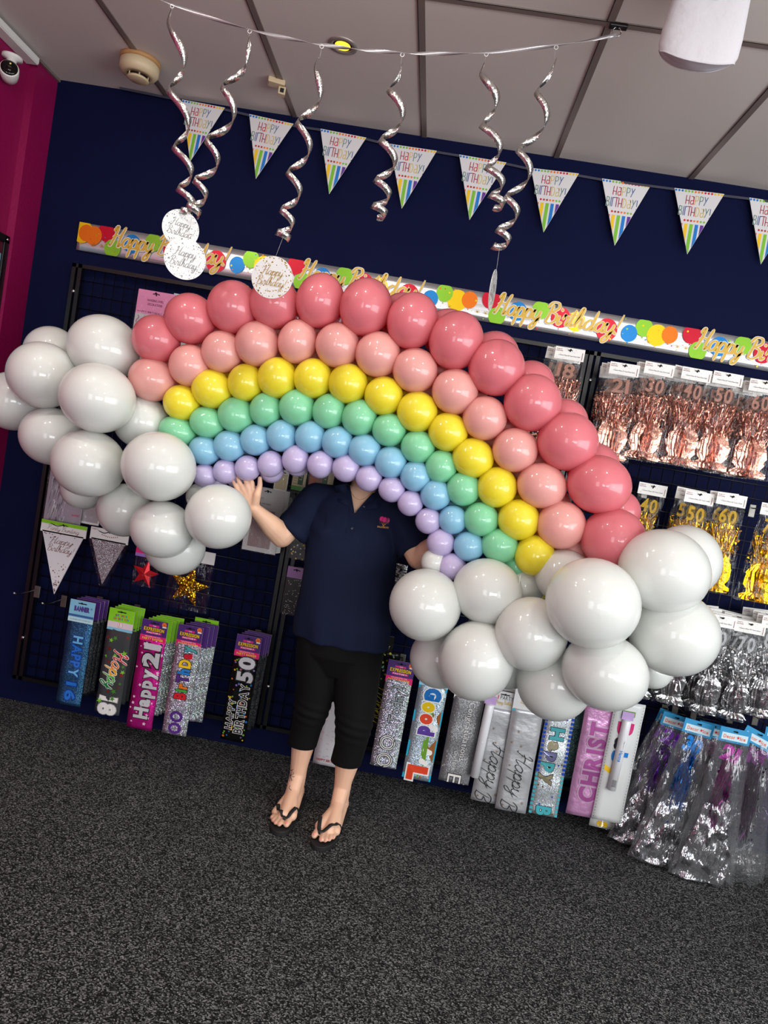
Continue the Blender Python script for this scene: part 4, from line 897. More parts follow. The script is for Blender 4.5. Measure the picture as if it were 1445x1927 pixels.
# ------------------------------------------------------------------ centrepiece packs
def ccard(b, w, h, txt):
    b.box(-w/2, -.0012, -h, w/2, .0012, 0, M_white); y = -.0018
    b.text('PARTY', -w*.36, -h*.18, h*.09, y, mat('dark red ink', (120, 30, 30), .4), 0, .03); b.text('CROWN', -w*.36, -h*.32, h*.09, y, MC['dark red ink'], 0, .03)
    b.text(txt, 0, -h*.66, h*.10, y, M_black, 0, .02, fit=w*.72)
    b.rect(w*.42, -h*.9, w*.44, -h*.3, y, MC['dark red ink']); b.rect(-.010, -h*.24, .010, -h*.17, y-.0003, M_black)
    for x, z in ((-w*.1, -.1), (w*.15, -.35), (-w*.2, -.9), (w*.2, -.15), (-w*.3, -.55)): b.disc(x, z*h, .001, y, M_black, 6)
CP = {}
def centre_pack(num, col, nm, seed, wb=.165, H=.41, digit=.052):
    key = (num, nm, seed)
    if key in CP: return CP[key]
    r = random.Random(seed); w = .122; hh = .05
    t = thing('centrepiece_pack', 'x', 'centrepiece pack')
    foil = mat(nm+' tinsel', tuple(int(c*.93) for c in col), .2, 1, bump=(30, .45, .01)); gl = glitter(nm+' number glitter', tuple(int(c*.70) for c in col), 900, .35, .45, metal=.5)
    b = MB(); ccard(b, w, hh, '1 Centre Piece %s Years %s' % (num, nm.title())); b.build('header_card', t)
    b = MB(); pouch(b, w*.95, wb, H-hh+.01, .024, M_film, -hh+.012, seed, .006); b.build('bag', t)
    # glitter number on two layers
    b = MB(); zc = -hh-.045
    b.text(num, -.004, zc, digit, -.008, gl, r.uniform(-.1, .05), .025, digit*1.25, gap=.1); b.text(num, .012, zc-.003, digit, .010, mat(nm+' number back', tuple(int(c*.42) for c in col), .6, .3), r.uniform(-.2, -.05), .025, digit*1.25, gap=.1)
    b.build('number_topper', t, solid=.0016)
    # spray of tinsel strands with stars
    b = MB(); zb = -H+.055; M1 = foil
    for k in range(150):
        a = r.random()*2*PI; q = r.random()**.5; x1 = q*wb*.40*math.cos(a)*.9; y1 = .016*math.sin(a)
        top = r.uniform(-hh-.07, -H*.55); pts = []; n = 5
        for j in range(n+1):
            u = j/n; pts.append((x1*(.25+.75*u)+.006*math.sin(u*7+k), y1*u+.004*math.cos(u*9+k), zb+(top-zb)*u))
        wv = r.uniform(.0010, .0022); ph = r.random()*6
        vs = []
        for j, p_ in enumerate(pts):
            aa = ph+j*1.7; vs += [(p_[0]+wv*math.cos(aa), p_[1]+wv*math.sin(aa), p_[2]), (p_[0]-wv*math.cos(aa), p_[1]-wv*math.sin(aa), p_[2])]
        b.add(vs, [(2*j, 2*j+1, 2*j+3, 2*j+2) for j in range(n)], M1)
    for k in range(330):  # small curled flecks
        z = r.uniform(-H*.62, -hh-.075); x = r.uniform(-1, 1)*wb*.36; y = r.uniform(-.022, .012); s_ = r.uniform(.002, .0055); R = Matrix.Rotation(r.random()*6, 4, Vector((r.random(), r.random(), r.random()+.1)).normalized())
        b.X = Matrix.Translation((x, y, z)) @ R
        b.add([(-s_, 0, -s_*.4), (s_, 0, -s_*.4), (s_, s_*.3, s_*.4), (-s_, s_*.3, s_*.4)], [(0, 1, 2, 3)], M1)
    for k in range(22):
        z = r.uniform(-H*.66, -hh-.08); x = r.uniform(-1, 1)*wb*.36; b.X = Matrix.Translation((x, -.021, z)) @ Matrix.Rotation(r.uniform(-.6, .6), 4, 'X') @ Matrix.Rotation(r.uniform(-.6, .6), 4, 'Z'); b.star(0, 0, r.uniform(.005, .008), 0, foil, r.random())
    b.X = Matrix.Identity(4); b.build('tinsel_spray', t)
    # pleated foil weight
    b = MB(); n = 46; rings = [(-H*.58, .22), (-H*.64, .42), (-H*.70, .52), (-H*.76, .56), (-H*.84, .52), (-H+.04, .40), (-H+.028, .60), (-H+.018, .64), (-H+.008, .62), (-H+.004, .2)]; vs = []
    for z, f in rings:
        for k in range(n):
            a = 2*PI*k/n; pl = 1+.20*(1 if k % 2 else -1)+.16*r.uniform(-1, 1); vs.append((wb*.5*f*pl*math.cos(a), .027*f*pl*math.sin(a)*1.2, z+r.uniform(-.008, .008)*(z > -H+.04)))
    b.add(vs, [(i*n+k, i*n+(k+1) % n, (i+1)*n+(k+1) % n, (i+1)*n+k) for i in range(len(rings)-1) for k in range(n)], foil); b.build('foil_weight', t)
    CP[key] = t; return t
first_used = set()
def put_pack(proto, loc, rot, label, group=None):
    if proto.name not in first_used:
        first_used.add(proto.name); proto.location = loc; proto.rotation_euler = rot; proto['label'] = label
        if group: proto['group'] = group
        return proto
    return dup(proto, loc, rot, label, group)
WORD = {'18': 'eighteen', '21': 'twenty-one', '30': 'thirty', '40': 'forty', '50': 'fifty', '60': 'sixty'}
def hang_packs(px, py, num, col, nm, seed, what, back, wb=.165, H=.41, Y=-.27, gap=.05, digit=.056, jit=.01):
    pr = centre_pack(num, col, nm, seed, wb, H, digit); p = at(px, py, Y)
    hang_hook(p, what)
    put_pack(pr, p, (0, random.uniform(-.01, .01), random.uniform(-.05, .05)), 'foremost '+what)
    for k in range(back):
        q = (p.x-(.010+.004*k)+random.uniform(-jit, jit), Y+gap*(k+1), p.z+random.uniform(-.003, .008)+.003*k)
        dup(pr, q, (0, random.uniform(-.06, .05), random.uniform(-.12, .12)), 'spare behind the %s' % what, 'spares behind the %s' % what)
RG = (214, 152, 132); GD = (240, 190, 10); SV = (214, 214, 216)
for px, py, num, seed, back in ((1074, 655, '18', 1, 2), (1177, 684, '21', 2, 3), (1243, 684, '30', 3, 3), (1313, 694, '40', 4, 3), (1372, 702, '50', 5, 2), (1441, 716, '60', 6, 3)):
    hang_packs(px, py, num, RG if num != '30' else (200, 120, 110), 'rose gold', seed, 'rose gold tinsel pack with glitter number %s' % WORD[num], back, wb=.19)
hang_packs(1230, 911, '40', GD, 'gold', 11, 'yellow gold tinsel pack with number forty', 0, .10, .40, -.16)
hang_packs(1318, 926, '50', GD, 'gold', 12, 'yellow gold tinsel pack with number fifty', 2, .17, .42, -.25)
hang_packs(1379, 930, '60', GD, 'gold', 13, 'yellow gold tinsel pack with number sixty', 1, .17, .42, -.27)
hang_packs(1462, 950, '70', GD, 'gold', 14, 'yellow gold tinsel pack cut by the right edge', 0, .19, .42, -.27)
for i, (px, py, num, what) in enumerate(((1236, 1128, '18', 'silver tinsel pack nearest the white balloons'), (1296, 1140, '21', 'silver tinsel pack second from the white balloons'), (1360, 1158, '50', 'silver tinsel pack left of the number seventy one'), (1414, 1170, '70', 'silver tinsel pack with silver number seventy'), (1464, 1163, '80', 'silver tinsel pack cut by the right edge'))):
    hang_packs(px, py, num, SV, 'silver', 21+i, what, 3, .15, .43, -.30, .05, jit=.02)
# long loose bags of coloured tinsel at the bottom right
def long_pack(px, py, Y, label, col, num, seed, H=.62, wb=.24, tilt=0.0, header=True, card_tilt=0):
    r = random.Random(seed); p = at(px, py, Y); H = min(H, p.z-.012); t = thing('tinsel_pack', label, 'tinsel pack', p, (0, tilt, 0)); hang_hook(p, label)
    w = .125; hh = .06
    if header:
        b = MB(); b.X = Matrix.Rotation(card_tilt, 4, 'Y'); b.box(-w/2, -.0012, -hh, w/2, .0012, 0, mat('azure card', (40, 140, 190), .4)); b.rect(-w*.42, -hh*.85, w*.42, -hh*.35, -.0018, mat('ice card', (196, 220, 228), .4))
        b.text('Decor', -w*.17, -hh*.6, .014, -.0022, mat('salmon ink', (226, 110, 80), .4), 0, .03, w*.38); b.star(w*.11, -hh*.58, .008, -.0022, M_red); b.text('Ice', w*.26, -hh*.6, .014, -.0022, MC['salmon ink'], 0, .03, w*.18); b.rect(-.01, -.014, .01, -.01, -.002, M_black); b.build('header_card', t)
    b = MB(); pouch(b, w*.98, wb, H-hh+.008, .022, M_film2, -hh+.008, seed, .014, 12, 22); b.build('bag', t)
    b = MB(); pouch(b, w*.8, wb*.9, (H-hh)*.55, .014, crinkle_foil('wrinkled wrap foil', (206, 206, 210), 42, 1.0, .2, (1, 1, .3)), -hh-(H-hh)*.45, seed+5, .014, 12, 16) if seed % 3 == 0 else None
    if b.v: b.build('inner_wrap', t)
    foil = mat('tinsel %s' % str(col), col, .18, 1)
    b = MB(); b.text(num, 0, -hh-.045, .06, 0, glitter('glitter %s' % str(col), col, 900, .5, .3), -.2, .05, .075, gap=.02); b.build('number_topper', t, solid=.0016)
    b = MB()
    for k in range(110):
        x0 = r.uniform(-.022, .022); x1 = r.uniform(-.035, .035); top = -hh-r.uniform(.06, .13); bot = -hh-(H-hh)*r.uniform(.45, .72); n = 7; vs = []; wv = r.uniform(.001, .002); ph = r.random()*6
        for j in range(n+1):
            u = j/n; aa = ph+j*1.3; x = x0+(x1-x0)*math.sin(u*PI)+.003*math.sin(u*9+k); y = r.uniform(-.002, .002)+.012*math.sin(k*1.7); z = top+(bot-top)*u
            vs += [(x+wv*math.cos(aa), y+wv*math.sin(aa), z), (x-wv*math.cos(aa), y-wv*math.sin(aa), z)]
        b.add(vs, [(2*j, 2*j+1, 2*j+3, 2*j+2) for j in range(n)], foil)
    for k in range(40):
        x = r.uniform(-.04, .04); z = -hh-r.uniform(.08, (H-hh)*.7); b.star(x, z, .006, -.014, foil, r.random())
    b.build('tinsel_tail', t); return t
PUR = (120, 40, 170); CY = (40, 130, 210); MG = (170, 50, 150)
long_pack(1268, 1342, -.16, 'clear bag of purple tinsel farthest left in the bottom row', PUR, '18', 31, .64, .25, .20)
long_pack(1276, 1346, -.22, 'clear bag of violet tinsel in front of the farthest left one', PUR, '21', 33, .64, .24, .12)
long_pack(1318, 1358, -.34, 'clear bag of blue tinsel with blue number near the bottom row\'s middle', CY, '30', 36, .64, .25, .09)
long_pack(1345, 1362, -.28, 'clear bag of dark pink tinsel between the blue and magenta ones', (90, 60, 80), '18', 35, .64, .24, .05)
long_pack(1386, 1372, -.40, 'foremost clear bag of magenta tinsel with crinkled shine', MG, '21', 39, .70, .27, .02)
long_pack(1432, 1378, -.34, 'clear bag with tilted azure header at the bottom row\'s right', (110, 50, 110), '18', 40, .64, .25, -.03, True, .35)
long_pack(1470, 1372, -.28, 'clear bag of purple tinsel cut by the right edge in the bottom row', PUR, '50', 41, .64, .25, -.02)
# ------------------------------------------------------------------ the person
def capsule(b, A, B, ra, rb, n=16):
    A, B = Vector(A), Vector(B); d = (B-A).normalized() if (B-A).length > 1e-6 else Vector((0, 0, 1)); pts = []; rs = []
    for k in range(5): a = -PI/2+PI/2*k/4*.999+.02; pts.append(A+d*ra*math.sin(a)); rs.append(ra*math.cos(a))
    for k in range(5): a = PI/2*k/4*.999; pts.append(B+d*rb*math.sin(a)); rs.append(max(rb*math.cos(a), 1e-4))
    b.tube(pts, rs, M_skin, n)
def chain(b, pts, n=16):
    for (p, r), (q, s) in zip(pts, pts[1:]): capsule(b, p, q, r, s, n)
def loft(b, rings, mt=None, n=36):
    vs = []; fs = []
    for (x, y, z, rx, ry) in rings:
        for k in range(n): a = 2*PI*k/n; vs.append((x+rx*math.cos(a), y+ry*math.sin(a), z))
    for i in range(len(rings)-1):
        for k in range(n): fs.append((i*n+k, i*n+(k+1) % n, (i+1)*n+(k+1) % n, (i+1)*n+k))
    fs.append(tuple(range(n))[::-1]); fs.append(tuple((len(rings)-1)*n+k for k in range(n))); b.add(vs, fs, mt or M_skin, True)
def remesh(b, name, parent, mt, voxel, smooth=6, fac=.5, cut=None, displace=None):
    o = b.build(name); q = o.modifiers.new('r', 'REMESH'); q.mode = 'VOXEL'; q.voxel_size = voxel; q.use_smooth_shade = True
    s = o.modifiers.new('s', 'SMOOTH'); s.iterations = smooth; s.factor = fac
    dg = bpy.context.evaluated_depsgraph_get(); dg.update(); me = bpy.data.meshes.new_from_object(o.evaluated_get(dg)); bpy.data.objects.remove(o)
    if displace:
        me.calc_loop_triangles()
        ns = [v.normal.copy() for v in me.vertices]
        for v, nn in zip(me.vertices, ns): v.co += nn*displace(v.co)
    if cut:
        import bmesh
        bm = bmesh.new(); bm.from_mesh(me); bmesh.ops.delete(bm, geom=[f for f in bm.faces if cut(f.calc_center_median())], context='FACES'); bm.to_mesh(me); bm.free()
    me.materials.clear(); me.materials.append(mt); me.polygons.foreach_set('use_smooth', [True]*len(me.polygons)); me.name = name
    me.update(); o = bpy.data.objects.new(name, me); COL.objects.link(o); o.parent = parent; return o
V = Vector
person = thing('person', 'person in navy polo shirt, black leggings and flip-flops holding up the balloon rainbow', 'person', (0, 0, 0))
BY = -.48
sL, sR = V((-.425, BY, 1.285)), V((-.118, BY, 1.300))
eL = at(530, 1008, -.56); wL = at(478, 957, -.655); eR = at(787, 1050, -.54); wR = at(832, 1010, -.62)
b = MB()
# torso, neck, head
loft(b, [(-.235, BY, .62, .09, .07), (-.235, BY, .68, .17, .12), (-.235, BY, .76, .18, .125), (-.24, BY, .9, .155, .11), (-.25, BY, 1.05, .145, .105), (-.262, BY, 1.2, .15, .108), (-.265, BY+.005, 1.28, .15, .088), (-.262, BY+.01, 1.33, .11, .07), (-.256, BY+.01, 1.36, .065, .056)])
chain(b, [((-.258, BY+.01, 1.3), .062), ((-.25, BY-.0, 1.38), .05), ((-.245, BY-.01, 1.46), .05)])
hc = V((-.24, BY-.015, 1.545))
loft(b, [(hc.x, hc.y-.035, hc.z-.115, .018, .014), (hc.x, hc.y-.025, hc.z-.10, .038, .045), (hc.x, hc.y-.012, hc.z-.07, .056, .068), (hc.x, hc.y-.002, hc.z-.03, .068, .084), (hc.x, hc.y, hc.z+.01, .073, .092), (hc.x, hc.y+.004, hc.z+.05, .073, .092), (hc.x, hc.y+.006, hc.z+.085, .058, .075), (hc.x, hc.y+.006, hc.z+.108, .025, .035)])
capsule(b, hc+V((0, -.088, .0)), hc+V((0, -.108, -.03)), .008, .012); capsule(b, hc+V((-.01, -.082, -.062)), hc+V((.01, -.082, -.062)), .007, .007)
for s in (-1, 1):
    capsule(b, hc+V((s*.074, .01, .015)), hc+V((s*.072, .004, -.02)), .013, .009); capsule(b, hc+V((s*.02, -.085, .022)), hc+V((s*.04, -.078, .022)), .007, .006)
# arms
chain(b, [(sL, .055), (sL.lerp(eL, .5), .05), (eL, .047), (eL.lerp(wL, .35), .043), (eL.lerp(wL, .75), .031), (wL, .0245)])
chain(b, [(sR, .055), (sR.lerp(eR, .5), .05), (eR, .045), (eR.lerp(wR, .35), .041), (eR.lerp(wR, .75), .030), (wR, .0245)])
# left-in-photo hand: palm up under the lilac balloons, fingers spread behind them, thumb upright
def hand(W, kn, tips, thumb):
    for (k0, md, tp) in zip(kn, [a for a, _ in tips], [c for _, c in tips]):
        chain(b, [(W, .017), (k0, .0112)], 12); chain(b, [(k0, .0090), (md, .0080), (tp, .0066)], 10)
    chain(b, [(W, .018), (thumb[0], .015), (thumb[1], .0105), (thumb[2], .0085)], 12)
yb = -.668
hand(wL, [at(450, 926, yb), at(457, 919, yb), at(465, 913, yb), at(474, 909, yb+.005)],
     [(at(442, 913, yb-.004), at(437, 901, yb+.010)), (at(448, 903, yb), at(445, 888, yb+.014)), (at(459, 897, yb+.002), at(458, 882, yb+.016)), (at(471, 895, yb+.004), at(472, 881, yb+.018))],
     (at(484, 931, yb-.006), at(489, 914, yb-.004), at(489, 900, yb+.002)))
ybr = -.655
hand(wR, [at(848, 986, ybr), at(854, 992, ybr), at(858, 998, ybr), at(861, 1005, ybr)],
     [(at(852, 972, ybr), at(850, 958, ybr+.01)), (at(862, 976, ybr), at(862, 960, ybr+.01)), (at(868, 984, ybr), at(870, 970, ybr+.01)), (at(872, 994, ybr), at(876, 984, ybr+.01))],
     (at(838, 992, ybr), at(834, 978, ybr), at(832, 966, ybr)))
# legs and feet
def leg(hip, knee, calf, ank, heel, mid, toes, ball):
    chain(b, [(hip, .09), (knee, .06), (calf, .052), (calf.lerp(ank, .55), .038), (ank, .030)])
    capsule(b, calf.lerp(ank, .8), mid+V((0, .012, .004)), .033, .028); capsule(b, calf.lerp(ank, .6), ank.lerp(heel, .4), .036, .031); capsule(b, ank, heel, .03, .027); chain(b, [(ank, .031), (mid, .029), (ball[1], .021)]); chain(b, [(mid, .026), (ball[0], .022)]); chain(b, [(mid, .026), (ball[2], .018)])
    capsule(b, heel, ball[0], .026, .02); capsule(b, heel, ball[2], .025, .017)
    for (tp, r), bs in zip(toes, [ball[0], ball[0].lerp(ball[2], .3), ball[0].lerp(ball[2], .52), ball[0].lerp(ball[2], .75), ball[2]]):
        capsule(b, bs-V((0, 0, .004)), tp, r*1.1, r, 12)
zt = .034
tl_ = [(fl(539, 1551, zt), .0125), (fl(525.5, 1551, zt), .0092), (fl(518.5, 1548, zt), .0088), (fl(514, 1543.5, zt), .0085), (fl(511.5, 1538.5, zt), .0082)]
tr_ = [(fl(591.5, 1572, zt), .0125), (fl(604, 1580, zt), .0092), (fl(612, 1581, zt), .0088), (fl(619.5, 1579.5, zt), .0085), (fl(627, 1576, zt), .0082)]
ankL, ankR = V((-.315, -.455, .10)), V((-.122, -.485, .10))
hlL, hlR = V((-.303, -.425, .048)), V((-.108, -.455, .048))
bL = [tl_[0][0]+V((.008, .058, .008)), (tl_[1][0]+V((.004, .056, .012))), tl_[4][0]+V((.006, .048, .0))]
bR = [tr_[0][0]+V((.012, .060, .008)), (tr_[2][0]+V((.005, .060, .010))), tr_[4][0]+V((.004, .05, .0))]
leg(V((-.315, BY, .72)), V((-.300, -.50, .43)), V((-.312, -.475, .30)), ankL, hlL, V((-.318, -.52, .072)), tl_, bL)
leg(V((-.150, BY, .72)), V((-.120, -.52, .41)), V((-.118, -.50, .26)), ankR, hlR, V((-.125, -.555, .072)), tr_, bR)
body = remesh(b, 'body', person, M_skin, .0034, 5, .5)
# toenails, tattoo
bv = BVHTree.FromPolygons([v.co for v in body.data.vertices], [p.vertices for p in body.data.polygons])
b = MB(); M_nail = mat('rosy nail', (228, 146, 132), .35)
for tp, r in tl_+tr_:
    hit = bv.ray_cast(tp+V((0, -.012, .05)), V((0, .12, -1)).normalized())
    if hit[0]:
        b.X = Matrix.Translation(hit[0]+V((0, -.0, .0003))) @ Matrix.Rotation(.9, 4, 'X'); b.lathe([(r*.50, 0), (r*.42, .0010), (0, .0014)], M_nail, 12)
b.X = Matrix.Identity(4); b.build('toenail', person)
b = MB(); M_tat = mat('tattoo ink', (70, 62, 66), .6)
def on_body(px, py):
    d = ray(px, py).normalized(); h = bv.ray_cast(CAM, d); return (h[0]-d*.0008) if h[0] else None
def inkline(P, w=.0011):
    pts = [on_body(*p_) for p_ in catmull(P, 4)]; pts = [p_ for p_ in pts if p_ is not None]
    if len(pts) > 1: b.tube(pts, w, M_tat, 4)
for a in range(8):
    t_ = a*PI/4+.2; inkline([(547, 1459), (547+5*math.cos(t_)-1.5*math.sin(t_), 1459+7*math.sin(t_)+1.5*math.cos(t_)), (547+7*math.cos(t_), 1459+11*math.sin(t_))], .0009)
inkline([(543, 1436), (545, 1444), (544, 1452), (546, 1462), (549, 1470)]); inkline([(546, 1478), (544, 1483), (548, 1487)]); inkline([(541, 1447), (546, 1450), (552, 1448)])
b.build('tattoo', person)
# hair
b = MB(); loft(b, [(hc.x, hc.y+.03, hc.z-.10, .06, .05), (hc.x, hc.y+.03, hc.z-.04, .078, .075), (hc.x, hc.y+.022, hc.z+.02, .084, .088), (hc.x, hc.y+.012, hc.z+.07, .081, .095), (hc.x, hc.y+.008, hc.z+.105, .055, .07), (hc.x, hc.y+.008, hc.z+.122, .02, .03)])
capsule(b, hc+V((0, .10, .05)), hc+V((0, .12, -.06)), .035, .02)
remesh(b, 'hair', person, mat('brown hair', (70, 46, 32), .5, bump=(120, .6, .01, (1, 1, .1))), .005, 4)
# leggings
M_leg = mat('black jersey', (7, 7, 8), .85, spec=.2, bump=(260, .1, .001))
b = MB()
loft(b, [(-.317, -.475, .268, .061, .060), (-.310, -.485, .34, .062, .062), (-.300, -.50, .43, .073, .072), (-.298, -.492, .53, .083, .083), (-.312, -.48, .65, .095, .1), (-.318, BY, .80, .098, .105)])
loft(b, [(-.124, -.503, .243, .063, .062), (-.117, -.515, .32, .064, .064), (-.118, -.527, .41, .076, .074), (-.132, -.51, .52, .088, .087), (-.150, -.49, .65, .1, .1), (-.150, BY, .80, .098, .105)])
loft(b, [(-.232, BY, .60, .1, .09), (-.232, BY, .68, .17, .125), (-.235, BY, .84, .178, .13)])
def legfold(c):
    k = 0
    for kz, cx in ((.43, -.300), (.41, -.118)):
        d = abs(c.z-kz)
        if abs(c.x-cx) < .09 and d < .09: k += .0022*math.sin(c.z*170+c.x*30)*(1-d/.09)
    return k
remesh(b, 'leggings', person, M_leg, .005, 4, displace=legfold)
# polo shirt
M_shirt = mat('navy jersey', (17, 25, 50), .85, spec=.2, bump=(500, .12, .001))
b = MB()
loft(b, [(-.230, BY, .730, .198, .135), (-.233, BY, .80, .200, .14), (-.238, BY, .90, .194, .138), (-.246, BY-.003, 1.0, .187, .134), (-.254, BY-.006, 1.09, .184, .136), (-.264, BY-.008, 1.17, .182, .138), (-.270, BY-.003, 1.24, .180, .122), (-.272, BY+.003, 1.29, .172, .1), (-.268, BY+.008, 1.335, .135, .082), (-.260, BY+.01, 1.362, .085, .07)])
cL, cR = at(546, 1001, -.53), at(781, 1034, -.52)
chain(b, [(V((-.375, BY, 1.285)), .068), (sL, .066)]); chain(b, [(V((-.165, BY, 1.300)), .068), (sR, .066)])
def sleeve(A, B, ra, rb):
    d = (B-A).normalized(); b.tube([A-d*.03, A, A.lerp(B, .5), B], [ra*.8, ra, (ra+rb)/2*1.02, rb], M_skin, 20)
sleeve(sL+V((.0, 0, -.005)), cL, .070, .070); sleeve(sR+V((0, 0, -.005)), cR, .070, .070)
def vneck(c):
    if c.y > BY+.0 or c.z < 1.262: return False
    u = (c.z-1.262)/.105; return abs(c.x-(-.258+.008*u)) < .004+.052*u
def folds(c):
    f = .0
    u = max(0, min(1, (1.12-c.z)/.35)); f += .006*u*math.sin(c.x*52+c.z*6+1.0)*(.6+.4*math.sin(c.z*4))
    f += .013*noise.noise(Vector((c.x*7, c.y*6, c.z*3.0)))
    if c.z > 1.1: f += .0035*math.sin((c.x*.8+c.z)*60)*max(0, 1-abs(c.z-1.2)/.1)*(1 if abs(c.x+.262) > .1 else .3)
    if c.z > 1.36: f -= .0
    return f
shirt = remesh(b, 'polo_shirt', person, M_shirt, .0055, 7, .6, vneck, folds)
sv = BVHTree.FromPolygons([v.co for v in shirt.data.vertices], [p.vertices for p in shirt.data.polygons])
def on_shirt(x, z, off=.0012):
    h = sv.ray_cast(V((x, -2, z)), V((0, 1, 0))); return V((x, h[0].y-off, z)) if h[0] else V((x, BY-.13, z))
def cloth_strip(b, pts, w, off, mt, thick=.0025):
    P = [V(p) for p in pts]
    for side in (0,):
        vs = []
        for i, p in enumerate(P):
            t_ = (P[min(i+1, len(P)-1)]-P[max(i-1, 0)]).normalized(); nrm = V((0, -1, 0)); s_ = t_.cross(nrm).normalized()
            vs += [tuple(p+s_*w/2+nrm*off), tuple(p-s_*w/2+nrm*off), tuple(p+s_*w/2+nrm*(off-thick)), tuple(p-s_*w/2+nrm*(off-thick))]
        fs = []
        for i in range(len(P)-1): a = 4*i; fs += [(a, a+1, a+5, a+4), (a+2, a+6, a+7, a+3), (a, a+4, a+6, a+2), (a+1, a+3, a+7, a+5)]
        fs += [(0, 2, 3, 1), (4*len(P)-4, 4*len(P)-3, 4*len(P)-1, 4*len(P)-2)]
        b.add(vs, fs, mt, False)
# collar wings and placket
b = MB()
def edgept(u, s_):
    z = 1.262+.105*u; x = -.258+.008*u+s_*(.004+.052*u); q = on_shirt(x+s_*.006, z, .003); return q
for s_ in (-1, 1):
    inn = [edgept(u, s_) for u in (.25, .5, .75, 1.0)]+[V((-.25+s_*.062, BY-.03, 1.378)), V((-.25+s_*.058, BY+.02, 1.388)), V((-.25+s_*.02, BY+.066, 1.392))]
    out = [inn[0]+V((s_*.012, -.004, -.004)), inn[1]+V((s_*.042, -.005, -.022)), inn[2]+V((s_*.045, .008, -.018)), inn[3]+V((s_*.042, .02, -.016)), inn[4]+V((s_*.032, .006, -.022)), inn[5]+V((s_*.026, .006, -.026)), inn[6]+V((s_*.01, .022, -.03))]
    vs = [tuple(v) for pr in zip(inn, out) for v in pr]; b.add(vs, [(2*i, 2*i+1, 2*i+3, 2*i+2) for i in range(len(inn)-1)], M_shirt, True)
for s_ in (-1, 1):
    P_ = []
    for k in range(9):
        u = -.03+1.05*k/8; z = 1.262+.105*u; x = -.258+.008*u+s_*(.006+.052*max(u, 0)); P_.append(on_shirt(x+s_*.004, z, .0))
    cloth_strip(b, P_, .016, .0035, M_shirt, .006)
b.build('collar', person, solid=.003)
b = MB(); cloth_strip(b, [on_shirt(-.258-(.1-z_)*.07, 1.162+z_) for z_ in (.0, .025, .05, .075, .1)], .026, .0015, M_shirt)
b.build('placket', person)
b = MB()
for px, py in ((663, 994), (683, 955)):
    q = at(px, py, -.61); q = on_shirt(q.x, q.z, .004); b.lathe([(.0055, 0), (.005, -.002), (.0035, -.0015), (0, -.0015)], mat('dark button', (30, 34, 48), .3), 14, 'y', tuple(q))
b.build('button', person)
# breast emblem: three pink balloons over BALLOONS ETC
b = MB(); c0 = at(721, 985, -.615); O_ = (c0.x, c0.z)
M_em = mat('magenta thread', (214, 30, 120), .6); M_em2 = mat('gold thread', (214, 150, 70), .6)
for dx, dz, r in ((-.011, .008, .009), (.011, .006, .009), (0, .006, .0095)):
    b.disc(O_[0]+dx, O_[1]+dz+.004, r+.0008, -.0001 if dx else -.0006, mat('dark magenta thread', (120, 10, 70), .6), 18, r*1.15); b.disc(O_[0]+dx, O_[1]+dz+.004, r*.85, -.0004 if dx else -.0009, M_em, 18, r)
for dx in (-.01, -.003, .004, .011): b.ribbon2([(O_[0]+dx, O_[1]), (O_[0]+dx*.5, O_[1]-.008), (O_[0], O_[1]-.015)], .0009, -.0003, M_em2)
for k in range(14): a = k*.5; b.disc(O_[0]+(.016+.006*(k % 3)/2)*math.cos(a), O_[1]+.004+.012*math.sin(a), .0009, -.0003, M_em if k % 2 else M_em2, 6)
b.text('BALLOONS ETC', O_[0]+.000, O_[1]-.0185, .0062, -.0004, M_em2, 0, .03, .043)
b.v = [tuple(on_shirt(v[0], v[2], .0016-v[1])) for v in b.v]; b.build('emblem', person)
# necklace
b = MB(); pts = []
for k in range(13):
    u = k/12*2-1; x = -.256+u*.05; z = 1.315+.045*u*u; h = bv.ray_cast(V((x, -2, z)), V((0, 1, 0)))
    if h[0]: pts.append(h[0]+V((0, -.0015, 0)))
if len(pts) > 2: b.tube(pts, .0006, M_gold, 5); b.build('necklace', person)
